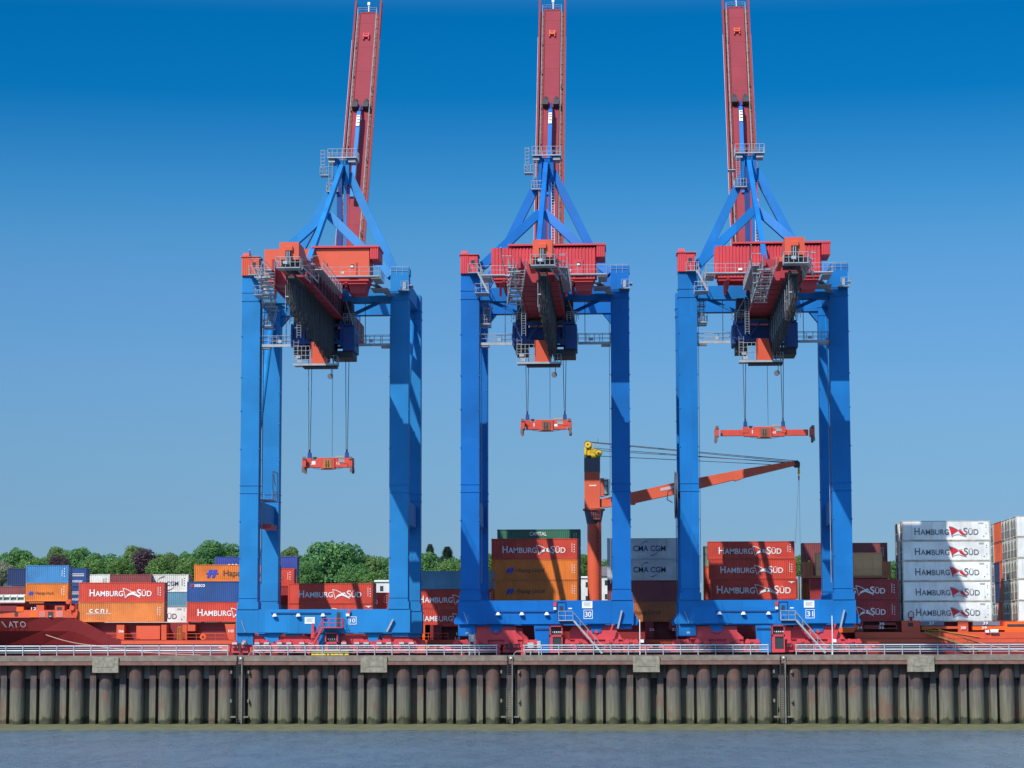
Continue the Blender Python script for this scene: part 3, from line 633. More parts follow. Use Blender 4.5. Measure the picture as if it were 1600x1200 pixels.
    for y in (-4.05,1.15):
        tr.box(-3.9,3.9,y-.12,y+.12,40.0,40.35)
        for a,b in (((-3.8,42.3),(-2.2,40.2)),((-2.2,40.2),(-.6,42.3)),((.6,42.3),(2.2,40.2)),((2.2,40.2),(3.8,42.3))): tr.bar((a[0],y,a[1]),(b[0],y,b[1]),.2,.2,(0,1,0))
        for x in (-3.9,-2.35,2.5,3.9): tr.box(x-.14,x+.14,y-.14,y+.14,39.6,45.6 if abs(x)<3 else 42.6)
    tr.box(-4.1,-2.6,-3.85,1.2,39.75,42.1); tr.box(2.7,4.2,-4.2,1.2,39.1,42.3); tr.box(-2.5,2.6,-3.4,1.0,40.4,41.9)
    trl = tr.build('trolley', DKBLUE, t)
    for q,x in ((-1,-3.0),(1,3.2)):
        for y in (-3,-.5): MB().tube((x-.35,y,44.2),(x+.35,y,44.2),.85,14).build('hoist_sheave', DARK, trl)
        mb = MB(); mb.box(x-.7,x+.6,-3.6,.6,42.65,44.2); mb.box(x-.5,x+.5,-3.3,.2,44.2,45.6); mb.build('hoist_machinery', DARK, trl)
    MB().box(1.2,4.0,-3.9,.8,38.2,39.1).build('underslung_box', DARK, trl); MB().box(-3.7,-2.2,-3.4,.8,38.6,39.75).build('underslung_box', DARK, trl)
    mb = MB()
    for q in (-4.2,3.0): mb.rail([(q,-4.3,42.6),(q+1.2,-4.3,42.6)],1.0,.5,.035)
    mb.box(-3.4,2.2,-6.1,-3.8,37.0,37.12); mb.rail([(-3.4,-6.1,37.1),(-1.3,-6.1,37.1)],1.15,.6,.045); mb.rail([(-3.4,-6.1,38.3),(-1.3,-6.1,38.3)],1.15,.6,.04); mb.box(-3.1,-2.5,-6.15,-6.1,37.9,38.2); mb.box(-2.9,-2.3,-6.15,-6.1,37.3,37.7)
    mb.rail([(.9,-6.1,37.1),(2.2,-6.1,37.1)],1.1,.45,.035); mb.rail([(2.2,-6.1,37.1),(2.2,-4,37.1)],1.1,.7); mb.ladder((-3.1,-5.9,38.2),(-3.1,-5.9,40.3),.6,(1,0,0),.3)
    mb.box(-3.4,2.2,-6.16,-6.1,36.95,37.2)
    mb.build('cab_platform', GALV, t)
    mb = MB(); mb.box(-2.2,2.1,-5.9,-4,36.7,36.98); mb.build('cab_underframe', DARK, t)
    cx0 = -1.15
    mb = MB(); mb.prism([(cx0,37.2),(cx0+2.05,37.2),(cx0+1.5 if not old else cx0+2.05,40.0),(cx0,40.0)],-6.0,-4.2); oc = mb.build('operator_cab', ORED, t)
    MB().box(cx0-.04,cx0+2.08,-4.2,-3.2,37.3,39.6).build('cab_window', GLASS, oc)
    mb = MB(); mb.path([(1.9,-6,37.1),(1.5,-6,36.4),(1.5,-6,35.6)],.05,5); mb.tube((1.35,-6.1,35.55),(1.35,-5.85,35.55),.36,14); mb.build('floodlight', mat('lamp_grey',(.13,.12,.12),.5), t)
    # hoist ropes
    mb = MB(); oz = spr_z
    ox = {'10':.6,'30':.15,'31':-.1}[num]
    for q in (-2.45,2.4):
        for d in (-.2,.2): mb.tube((ox+q+d,-1.5+d,39.2),(ox+q+d*.3,-1.5+d,oz+2.7),.045,5)
    mb.build('hoist_rope', CABLE, t); mb = MB(); mb.tube((ox+.5,-1.5,37.0),(ox+.5,-1.5,oz+2.2),.03,5); mb.build('spreader_cable', CABLE, t)
    n_before = set(t.children)
    # ---- A-frame
    ap = Vector((0,20.5,68.6)); kn = Vector((0,3.6,57.9))
    for q in (-1,1): MB().bar((q*.7,20.8,67.2),(q*9.2,18.3,49.3),1.15,1.0,(0,1,0)).build('a_frame_leg', BLUE, t)
    for q in (-1,1): MB().bar((q*.35,3.9,58.3),(q*9.0,.6,49.5),1.1,.95,(0,1,0)).build('a_frame_strut', BLUE, t)
    MB().bar(ap+Vector((0,-.6,-.4)),(0,-15,48.4),.62,.8,(0,0,1)).build('back_stay', BLUE, t)
    MB().box(-.62,.1,19.6,20.4,45.9,67.5).build('a_frame_post', DKBLUE, t)
    MB().box(.35,.85,19.4,19.9,45.9,66).build('a_frame_post', BLUE, t)
    mb = MB(); mb.prism([(-1.0,64.6),(1.0,64.6),(.95,69.2),(-.95,69.2)],20.2,21.6); mb.box(-1.05,-.55,19.6,22.3,65.6,69.6); mb.box(.55,1.05,19.6,22.3,65.6,69.6); mb.build('apex_head', BLUE, t)
    mb = MB(); mb.ladder((.98,19.2,50),(.98,19.2,65.5),.42,(1,0,0),.4,.035); mb.build('a_frame_ladder', RED if old else WHITE, t)
    mb = MB()
    mb.box(-1.9,-.7,19.2,22.6,69.25,69.4); mb.box(.75,2.15,19.2,22.6,69.25,69.4); mb.box(-1.9,2.15,18.9,19.3,69.25,69.4)
    mb.rail([(-1.9,18.95,69.4),(2.15,18.95,69.4)],1.15,.7,.045); mb.rail([(-1.9,18.95,69.4),(-1.9,22.6,69.4)],1.15,.9); mb.rail([(2.15,18.95,69.4),(2.15,22.6,69.4)],1.15,.9); mb.rail([(-1.9,22.6,69.4),(2.15,22.6,69.4)],1.15,.7)
    mb.box(-1.8,-.9,19.2,21.5,68.7,69.1); mb.box(1.0,2.0,19.2,21.5,68.7,69.1)
    side = 1 if num!='31' else -.35
    if num!='31':
        mb.box(-3.0,-1.7,19.4,21,66.9,67.0); mb.rail([(-3.0,19.4,67),(-1.7,19.4,67)],1.1,.5); 
        for x in (-2.9,-2.35): mb.tube((x,19.6,67),(x,19.6,70.6),.035,4)
        for k in range(7): mb.tube((-2.9,19.6,67.4+.5*k),(-2.35,19.6,67.4+.5*k),.035,4); mb.tube((-2.9,19.1,67.4+.5*k),(-2.35,19.1,67.4+.5*k),.03,4)
    else: mb.box(-2.9,-1.9,19.4,21,67.0,67.1); mb.tube((-2.4,19.8,66.9),(-2.2,19.8,66.0),.05,5)
    mb.box(-2.0,-.4,19,20.5,64.5,64.62); mb.rail([(-2.0,19,64.6),(-.4,19,64.6)],1.1,.4,.04); mb.rail([(-2,19,64.6),(-2,20.4,64.6)],1.1,.5); mb.ladder((-1.5,19.3,64.6),(-1.5,19.3,69.2),.5,(1,0,0),.33,.035)
    mb.build('apex_platform', GALV, t)
    # ---- boom
    TH = R(61.5); d = Vector((0,math.cos(TH),math.sin(TH))); nn = Vector((0,-math.sin(TH),math.cos(TH))); hg = Vector((0,23.6,46.3))
    P = lambda x,s,k=0: hg+Vector((x,0,0))+d*s+nn*k
    LB = 60.4
    def bb(mb,x0,x1,s0,s1,k0,k1): return mb.bar(P((x0+x1)/2,s0,(k0+k1)/2),P((x0+x1)/2,s1,(k0+k1)/2),x1-x0,k1-k0,nn)
    mb = MB(); bb(mb,-1.3,1.25,0,LB,-1.7,0)
    for s in range(3,int(LB),5): bb(mb,-1.32,1.27,s,s+.08,-1.2,.015)
    bm = mb.build('boom', BOOMR, t)
    for a,b_ in ((-2.1,-1.82),(1.82,2.1)):
        mb = MB(); bb(mb,a,b_,0,LB+2.2,-.75,.25); mb.build('boom_edge_girder', BOOMR, t)
    for a,b_ in ((-1.82,-1.31),(1.26,1.82)):
        mb = MB(); bb(mb,a,b_,0,LB-.3,-.35,-.22)
        for s in range(1,int(LB),2): bb(mb,a,b_,s,s+.1,-.22,-.14)
        mb.build('boom_walkway', GRIME, t)
    mb = MB()
    for x in (-1.5,1.42):
        for k in (.95,.5): mb.tube(P(x,2,k),P(x,LB,k),.035,4)
        for s in range(2,int(LB),2): mb.tube(P(x,s,-.2),P(x,s,.95),.03,4)
    for k in (.95,.5): mb.tube(P(-1.5,LB,k),P(1.42,LB,k),.035,4)
    for x in (-.75,0,.75): mb.tube(P(x,LB,0),P(x,LB,.95),.03,4)
    mb.tube(P(-2.14,1,.1),P(-2.14,LB-6,.1),.04,5); mb.tube(P(2.14,1,.1),P(2.14,LB-6,.1),.04,5)
    mb.build('boom_handrail', GALV, t)
    mb = MB(); mb.tube(P(.1,LB,0),P(.1,LB+1.4,.4),.1,6); bb(mb,-.1,.25,LB+1.0,LB+1.6,.2,.5); mb.build('aircraft_warning_lamp', WHITE, t)
    mb = MB()
    for s in (14,19,26,33,40,47,53): mb.box(0,0,0,0,0,0) if 0 else bb(mb,-1.62,-1.45,s,s+.35,.1,.4)
    for s in (16,30,44): bb(mb,1.4,1.6,s,s+.35,.1,.4)
    mb.build('boom_lamp', DARK, t)
    for x in (-.8,.8):
        mb = MB(); vs = []
        for k,(sa,wd,hh) in enumerate(((40.0,.42,1.0),(41.0,.42,.9),(41.6,.2,.5),(42.2,.2,.3))):
            for xx,kk in ((-wd,0.01),(wd,0.01),(wd,hh),(-wd,hh)): vs.append(P(x+xx,sa,kk))
        mb.add(vs,[(0,1,2,3)]+[(4*q+a,4*q+(a+1)%4,4*q+4+(a+1)%4,4*q+4+a) for q in range(3) for a in range(4)]+[(15,14,13,12)]); mb.build('forestay_lug', DARK, t)  # dark colour carries the self-shading of the lugs
    mb = MB(); bb(mb,-.45,.5,54.8,55.1,.02,.45); bb(mb,-.35,.4,55.4,55.6,.02,.3); bb(mb,-.45,-.3,54.4,55.7,0,.35); bb(mb,.35,.5,54.4,55.7,0,.35); mb.build('boom_rest_bracket', RED if old else ORED, t)
    MB().bar(P(-.1,22,1.35),P(0,38.6,1.25),.55,.5,nn).build('forestay', BLUE, t)
    MB().bar(P(0,38.6,1.25),P(.1,40.4,.5),.3,.4,nn).build('forestay_link', DKBLUE, t)
    MB().bar(P(-.03,35.6,1.63),P(-.01,37.7,1.63),.5,.05,nn).build('load_plate', WHITE, t)
    mb = MB(); [mb.box(-.2,.2,P(0,sv,1.67).y-.03,P(0,sv,1.67).y,P(0,sv,1.67).z,P(0,sv,1.67).z+.12) for sv in (36.2,36.8,37.3)]; mb.build('plate_marking', GREYT, t)
    for ch in t.children:
        if ch not in n_before: ch.location.x += AO if not ch.name.startswith('a_frame_leg') else AO*.5
    # ---- bogies
    for y in (0,18):
        for c in (-6.45,6.45):
            mb = MB(); h = zs0
            if old: mb.prism([(c-4.2,h-.35),(c-1.5,h-.35),(c-1.0,h-1.3),(c+1.0,h-1.3),(c+1.5,h-.35),(c+4.2,h-.35),(c+4.9,h-1.1),(c+4.9,h-1.9),(c-4.9,h-1.9),(c-4.9,h-1.1)],y-.42,y+.42)
            else: mb.prism([(c-3.0,h-.3),(c+2.6,h-.3),(c+2.6,h-1.0),(c+3.4,h-1.7),(c+3.4,h-2.6),(c-3.4,h-2.6),(c-3.4,h-.9)],y-.42,y+.42)
            eq = mb.build('equaliser_beam', RED, t)
            if not old: 
                mb = MB(); mb.box(c-3.42,c+3.3,y-.62,y-.44,h-2.0,h-1.92); mb.tube((c,y-.6,h-1.0),(c,y-.4,h-1.0),.22,10); mb.build('stiffener', RED, eq)
            for k in range(4):
                xx = c+(-4.35+2.9*k if old else (-4.4,-1.9,2.0,4.5)[k])
                mb = MB(); top = 1.75 if old else 1.95
                mb.prism([(xx-1.1,.35),(xx+1.1,.35),(xx+1.1,1.0),(xx+.5,top),(xx-.5,top),(xx-1.1,1.0)],y-.62,y+.62)
                mb.box(xx-.95,xx-.2,y-.95,y-.62,.95,1.6); mb.box(xx+.25,xx+.95,y-.95,y-.62,.95,1.6); mb.tube((xx-.6,y-1.0,1.75),(xx-.6,y-.6,1.75),.28,8); mb.tube((xx+.6,y-1.0,1.75),(xx+.6,y-.6,1.75),.28,8)
                bo = mb.build('bogie', RED, t)
                if y==0:
                    for w in (-.62,.62): MB().tube((xx+w,y-.3,.38),(xx+w,y+.3,.38),.36,12).build('wheel', DARK, bo)
                    mb = MB(); [mb.box(xx+w-.32,xx+w+.32,y-1.12,y-.95,1.42,1.68) for w in (-.62,.62)]; mb.build('drive_motor', MOTOR if old else RED, bo)
                    mb = MB(); [mb.tube((xx+w,y-1.03,1.22),(xx+w,y-.9,1.22),.2,10) for w in (-.55,.62)]; mb.box(xx-.12,xx+.16,y-.97,y-.9,.5,1.6); mb.build('recess_shade', DARK, bo)  # raised dark discs and strip paint the shade of bogie recesses
            mb = MB(); q = -1 if c<0 else 1; xx = c+q*6.2; mb.box(xx-.5*(1),xx+.5,y-.5,y+.5,.5,1.3); mb.tube((xx,y,1.0),(xx+q*1.0,y,1.0),.2,8); mb.build('buffer', RED if not old else ORED, t)
    # ---- sill details, near side
    yf = -1.1
    mb = MB(); x0,x1,zt_ = (-6.7,1.0,5.35) if old else (-6.6,1.2,5.45)
    mb.box(x0,x1,yf-.14,yf-.02,zt_,zt_+.1); n = 22
    for i in range(n): mb.box(x0+(x1-x0)*i/n,x0+(x1-x0)*i/n+.07,yf-.15,yf-.01,zt_+.1,zt_+.2)
    mb.build('cable_tray', DKBLUE, t)
    for x in ((-6.2,-3.15,0.05) if old else (-6.1,-3.05,.15)):
        mb = MB(); mb.tube((x,yf-.25,zt_-.35),(x,yf-.25,zt_),.34,10,.16); mb.build('floodlight', WHITE, t); 
    def stair(xp0,xp1,zp,xe,ze,m):
        mb = MB(); mb.box(min(xp0,xp1),max(xp0,xp1),yf-1.3,yf-.03,zp-.12,zp); mb.rail([(xp0,yf-1.27,zp),(xp1,yf-1.27,zp)],1.1,.8,.04)
        mb.stairs((xp1,yf-.75,zp),(xe,yf-.75,ze),.85,(0,1,0)); mb.rail([(xp0,yf-1.25,zp),(xp0,yf-.05,zp)],1.1,.6)
        mb.build('access_stairs', m, t)
    if old:
        stair(2.7,.1,zs0+.15+.55,-1.75,.2,RED); dx0 = 1.75; dz0 = zs0+.75
        o = MB().box(dx0,dx0+.75,yf-.05,yf-.01,dz0,dz0+1.9).build('sill_door', BLUE, t); MB().box(dx0+.05,dx0+.5,yf-.08,yf-.05,dz0+.05,dz0+1.85).build('door_opening', DARK, o)
        MB().box(3.0,3.45,yf-.3,yf-.02,5.0,5.35).build('floodlight', WHITE, t); MB().box(3.2,3.6,yf-.3,yf-.02,5.4,5.75).build('warning_horn', RED, t)
        npx, ppx = (3.35,4.35,3.95,4.95), (-2.35,-1.05,4.05,4.9)
        mb = MB(); mb.prism([(-.9,zs0-.02),(2.1,zs0-.02),(2.1,.4),(.5,.4),(-.3,.4)],-.9,.9)
        mb.build('mid_support', BLUE, t); cabx = .35
        mb = MB(); mb.prism([(-5.6+4.1,2.2),(-1.35,4.1),(-1.15,4.1),(-1.0,2.2)],yf-.5,yf-.35); mb.build('folded_anchor', RED, t)
    else:
        stair(1.65,3.5,4.45,7.2,.2,GALV); dx0 = 1.5; dz0 = 4.5
        o = MB().box(dx0,dx0+1.0,yf-.07,yf-.01,dz0,dz0+2.1).build('sill_door', BLUE, t); MB().box(dx0+.28,dx0+.72,yf-.1,yf-.07,dz0+1.0,dz0+1.75).build('door_window', GLASS, o); MB().box(dx0-.07,dx0-.01,yf-.14,yf-.02,dz0,dz0+2.2).box(dx0+1.01,dx0+1.07,yf-.14,yf-.02,dz0,dz0+2.2).box(dx0-.07,dx0+1.07,yf-.14,yf-.02,dz0+2.2,dz0+2.26).build('door_frame', DKBLUE, o)
        MB().box(1.0,1.35,yf-.3,yf-.02,5.75,6.1).box(2.9,3.35,yf-.06,yf-.02,5.85,6.0).build('floodlight', WHITE, t); MB().box(1.0,1.4,yf-.3,yf-.02,6.2,6.75).build('warning_horn', RED, t)
        npx, ppx = (4.85,6.0,4.6,5.75), (4.65,5.98,5.95,6.85)
        mb = MB(); mb.prism([(-1.55,zs0-.02),(.42,zs0-.02),(.42,.3),(-.9,.3),(-1.35,1.4)],-.9,.9); mb.build('mid_support', BLUE, t); cabx = .5
        mb = MB(); mb.box(-1.4,.4,-1.02,-.92,3.2,3.3); [mb.box(-1.35+.12*i,-1.3+.12*i,-1.04,-.92,3.3,3.42) for i in range(14)]; mb.build('cable_tray', DKBLUE, t)
    x0,x1,z0,z1 = npx
    mb = MB(); e=.07
    mb.box(x0,x1,yf-.06,yf-.04,z0,z0+e); mb.box(x0,x1,yf-.06,yf-.04,z1-e,z1); mb.box(x0,x0+e,yf-.061,yf-.041,z0+e,z1-e); mb.box(x1-e,x1,yf-.061,yf-.041,z0+e,z1-e)
    put_text(mb, num, x0+.17, z0+.24, x1-x0-.34, z1-z0-.48, yf-.056); mb.build('number_plate', WHITE, t)
    x0,x1,z0,z1 = ppx
    o = MB().box(x0,x1,yf-.07,yf-.04,z0,z1).build('information_sign', WHITE, t)
    mb = MB(); [mb.box(x0+.18+.08*(k%2),x1-.15-.1*(k%3),yf-.08,yf-.071,z1-.22-.13*k,z1-.18-.13*k) for k in range(4)]; mb.build('printed_lines', GREYT, o)
    zb1 = 3.3-dz*.8
    mb = MB(); mb.box(cabx,cabx+1.65,-1.6,-.95,.3,.75); [mb.box(cabx+a,cabx+a+.14,-1.6,-1.46,.75,zb1+.4) for a in (0,1.51)]; mb.box(cabx,cabx+1.65,-1.6,-.95,zb1-1.0,zb1-.75); mb.box(cabx,cabx+1.65,-1.6,-.95,zb1+.3,zb1+.42)
    mb.box(cabx+.14,cabx+.4,-1.58,-1.0,.75,zb1-1.0)
    o = mb.build('ground_control_cabin', RED, t); MB().box(cabx+.4,cabx+1.5,-1.45,-1.0,.8,zb1-1.0).build('window', GLASS, o); mb = MB(); mb.box(cabx+.14,cabx+1.5,-1.1,-1.0,zb1-.75,zb1+.3); mb.build('control_panel', DARK, o)
    mb = MB(); [mb.box(cabx+.3+.27*i,cabx+.42+.27*i,-1.16,-1.1,zb1-.45,zb1-.3) for i in range(5)]; mb.build('button', WHITE, o)
    # wind tie-down bars leaning against the corners
    mb = MB(); mb.bar((9.2 if not old else 8.3,yf-.25,zs0-.6 if not old else zs0+.1),(9.75 if not old else 9.1,yf-.3,zs0+1.7),.22,.3,(0,1,0)); mb.build('tie_down_bar', GALV, t)
    if not old: MB().bar((8.2,yf-.4,2.8),(8.6,yf-.3,3.9),.2,.25,(0,1,0)).build('tie_down_bar', RED, t)
    mb = MB(); mb.bar((-10.0,yf-.2,zs0+.1),(-10.55,yf-.2,zs0+1.6),.06,.06,(0,1,0)); mb.box(-10.3,-9.9,yf-.5,yf-.2,zs0-1.25,zs0-1.0); mb.build('tie_down_bar', GALV, t)
    if num=='31':    # cable reel standing edge-on beside the left leg
        mb = MB(); mb.tube((-11.36,1.5,20.6),(-11.28,1.5,20.6),3.1,40); mb.tube((-11.62,1.5,20.6),(-11.54,1.5,20.6),3.1,40); o = mb.build('cable_reel', mat('reel_grey',(.10,.12,.15),.6), t)
        mb = MB(); mb.tube((-11.54,1.5,20.6),(-11.36,1.5,20.6),2.9,30); mb.build('wound_cable', CABLE, o); mb = MB(); mb.tube((-11.2,1.5,20.6),(-10.9,1.5,20.6),.5,10); mb.path([(-11.9,1.5,21.3),(-12.5,1.5,21.0),(-12.6,1.5,20),(-11.9,1.5,19.6)],.06,5); mb.build('reel_hub', DARK, o)
        MB().tube((-11.5,-.6,18),(-11.5,-.6,2),.05,5).build('hanging_cable', CABLE, t)
    # ---- spreader, hanging but a thing of its own
    labs = {'10':'short red spreader with ochre centre, hanging lowest, under crane 10','30':'short orange-red spreader hanging under the middle crane 30','31':'long extended orange-red spreader hanging under the right crane 31'}
    s = thing('container_spreader', (X0+ox,YC-1.5,ZD+oz), labs[num], 'spreader', 'spreaders hanging from the cranes')
    hw = 6.1 if wide else 3.0
    mb = MB(); mb.box(-2.6,2.6,-.55,.55,.75,1.75); mb.box(-.9,.9,-.7,.7,.55,1.95); mb.prism([(-1.5,.75),(1.5,.75),(2.4,.82),(2.4,.9),(-2.4,.9),(-2.4,.82)],-.5,.5)
    mb.box(-1.4,1.2,-.5,.5,1.75,1.98); f = mb.build('main_frame', SPRED, s)
    for q in (-1,1):
        mb = MB()
        if wide: mb.box(min(q*2.6,q*5.6),max(q*2.6,q*5.6),-.4,.4,.85,1.6)
        mb.box(q*hw-.25,q*hw+.25,-1.22,1.22,.75,1.75); mb.build('end_beam', SPRED, s)
        mb = MB()
        for y in (-1.22,1.22):
            mb.prism([(q*(hw-.05),.05),(q*(hw+.22),.0),(q*(hw+.3),.3),(q*(hw+.22),.85),(q*(hw-.05),.85)],y-.1,y+.1); mb.box(q*hw-.18,q*hw+.22,y-.1,y+.1,1.7,2.05)
        mb.build('corner_flipper', mat('flipper_grey',(.16,.09,.08),.6), s)
        mb = MB(); x = q*2.42; mb.tube((x-.14,0,2.2),(x+.14,0,2.2),.36,12); mb.prism([(x-.28,1.75),(x+.28,1.75),(x+.2,2.7),(x-.2,2.7)],-.35,.35); mb.tube((x,0,2.7),(x,0,3.1),.1,6); mb.build('rope_sheave_block', DKBLUE, s)
        mb = MB(); mb.box(q*2.42-.32,q*2.42+.32,-.6,.6,1.2,1.95); mb.build('sheave_bracket', SPRED, s)
    mb = MB(); mb.box(-.55,.55,-.78,-.7,.65,1.75); [mb.box(a,a+.16,-.82,-.77,1.05,1.7) for a in (-.38,-.1,.18)]
    mb.build('centre_unit', mat('mechanism_ochre',(.42,.16,.03),.6) if old else mat('mechanism_brown',(.22,.09,.05),.6), s)
    mb = MB(); [mb.box(a,a+.12,-.87,-.82,.8,1.6) for a in (-.24,.06)]; mb.build('hydraulic_ram', DARK, s)
    MB().box(1.0,2.2,-.35,.35,1.98,2.25).box(1.45,2.2,-.62,-.55,1.35,1.7).build('hydraulic_tank', mat('tank_grey',(.32,.30,.27),.6), s)
    MB().box(-1.9,-1.6,-.2,.2,1.75,2.1).box(-2.0,-1.5,-.25,.25,1.95,2.12).build('pump', DARK, s)
    mb = MB(); put_text(mb, {'10':'12','30':'1','31':'62'}[num], 1.05 if not old else 1.15, 1.1, .42, .3, -.56); mb.box(-2.2 if old else -1.6,-1.6 if old else -1.5,-.57,-.56,1.1,1.55); mb.build('painted_number', WHITE, s)
    pts = [Vector((-2.3+4.6*i/8,-.6,.75-.32*(1-(2*i/8-1)**2))) for i in range(9)]; MB().path(pts,.035,5).build('hose', CABLE, s)
def zof(py, Y): return at(800,py,Y).z-ZD
crane('10', 504.5, 'left', 1.05, zof(738,304.5), False)
crane('30', 853, 'middle', 0, zof(680.5,304.5), False)
crane('31', 1199.5, 'right', 0, zof(693.5,304.5), True)
# ================================================================== containers
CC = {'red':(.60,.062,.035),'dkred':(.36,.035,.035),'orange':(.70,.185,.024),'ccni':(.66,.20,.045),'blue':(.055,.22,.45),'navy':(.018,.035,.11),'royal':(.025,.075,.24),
      'violet':(.04,.07,.32),'maroon':(.24,.06,.06),'brown':(.40,.135,.045),'white':(.68,.67,.61),'grey':(.50,.54,.53),'green':(.045,.16,.10),'greygreen':(.22,.27,.20),'pale':(.13,.31,.43),
      'reefer':(.74,.74,.71),'sig':(.60,.10,.03),'coral':(.62,.10,.045),'greybrown':(.20,.15,.13)}
def cmat(c):
    soft = c in ('reefer','white')
    return mat('container_'+c, CC[c], .5, .22, .35, .5 if not soft else .45, dirt=tuple(v*.55+.03 for v in CC[c]) if not soft else (.42,.36,.27))
CM_ = {}
def cmesh(L, H, c, kind):
    k = (L,H,c,kind)
    if k in CM_: return CM_[k]
    m = cmat(c); parts = {}
    mb = MB(); w = 2.44
    x0,x1 = .0,L
    for a in (x0,x1-.16):
        for b in (0,w-.16): mb.box(a,a+.16,b,b+.16,.0,H)
    for b in (0,w-.1): mb.box(.16,L-.16,b,b+.1,0,.16); mb.box(.16,L-.16,b,b+.1,H-.1,H-.02)
    for a in (0,L-.1): mb.box(a,a+.1,.16,w-.16,0,.16); mb.box(a,a+.1,.16,w-.16,H-.12,H-.02)
    for a in (-.01,L-.19):
        for b in (-.012,w-.19):
            for z in (-.0,H-.12): mb.box(a,a+.2,b,b+.2,z,z+.12)
    parts['corner_frame'] = mb.mesh('corner_frame'); parts['corner_frame'].materials.append(m if kind=='dry' or c!='reefer' else mat('reefer_frame',(.52,.48,.40),.6,.3,1.2,.5,dirt=(.25,.2,.15)))
    mb = MB()
    if kind == 'dry':
        mb.corr(.16,L-.16,.16,H-.1,.07,.045,.28,-1); mb.corr(.16,L-.16,.16,H-.1,w-.07,.045,.28,1)
        mb.corr(.16,w-.16,.16,H-.12,.07,.045,.25,-1,'y'); mb.corr(.16,w-.16,.16,H-.12,L-.1,.03,.6,1,'y'); mb.box(.1,L-.1,.1,w-.1,H-.07,H-.03); mb.box(.1,L-.1,.1,w-.1,.1,.15)
    else:
        mb.box(.05,L-.05,.03,w-.03,.1,H-.03)
        for i in range(1,12): mb.box(L*i/12-.012,L*i/12+.012,.018,.03,.16,H-.1)
    parts['body'] = mb.mesh('body'); parts['body'].materials.append(m)
    mb = MB()
    if kind == 'dry':
        for y in (.35,.85,1.55,2.05): mb.tube((L+.02,y,.15),(L+.02,y,H-.15),.03,5)
        for z in (.9,1.15): mb.box(L,L+.05,.2,1.1,z,z+.05); mb.box(L,L+.05,1.35,2.2,z,z+.05)
        parts['door_lock_rod'] = mb.mesh('door_lock_rod'); parts['door_lock_rod'].materials.append(GALV)
    else:
        mb.box(-.02,.06,.25,w-.25,.2,1.15); mb.box(-.03,.05,.5,1.0,1.4,2.0); mb.box(-.03,.05,1.3,1.9,1.3,2.2); mb.box(-.05,-.01,.9,1.6,.3,.9); mb.tube((-.05,1.2,2.35),(0.02,1.2,2.35),.22,10)
        parts['cooling_unit'] = mb.mesh('cooling_unit'); parts['cooling_unit'].materials.append(mat('cooling_unit_grey',(.20,.19,.17),.6,.3))
    CM_[k] = parts; return parts
LM = {}
def flag_mesh(mb, x, z, w, h, y, filled=False):
    P = lambda a,b: (x+a*w, z+b*h)
    def strip(pts, t):
        for a,b in zip(pts,pts[1:]):
            A=Vector((a[0],y,a[1])); B=Vector((b[0],y,b[1])); mb.bar(A,B,.012,t,(0,0,1)) if abs(A.x-B.x)>abs(A.z-B.z) else mb.bar(A,B,.012,t,(1,0,0))
    tri = [P(0,1),P(.2,.93),P(.38,.78),P(.56,.60),P(.40,.44),P(.24,.25),P(.16,0),P(.09,.5)]
    tri2 = [P(.56,.60),P(.72,.66),P(.80,.52),P(.88,.30),P(1.02,.05),P(.80,.16),P(.62,.38)]
    if filled: mb.prism(tri,y-.006,y+.0); mb.prism(tri2,y-.006,y)
    else:
        strip(tri[:4],.09); strip([tri[0],P(.09,.5),P(.16,0)],.08); mb.prism([P(.16,0),P(.3,.22),P(.56,.38),P(.62,.6),P(.42,.55),P(.26,.36)],y-.006,y)
        mb.prism([P(.5,.62),P(.74,.70),P(.70,.48),P(.88,.30),P(1.02,.05),P(.72,.28),P(.5,.40)],y-.006,y); strip([P(.72,.68),P(.84,.34),P(1.04,.03)],.07)
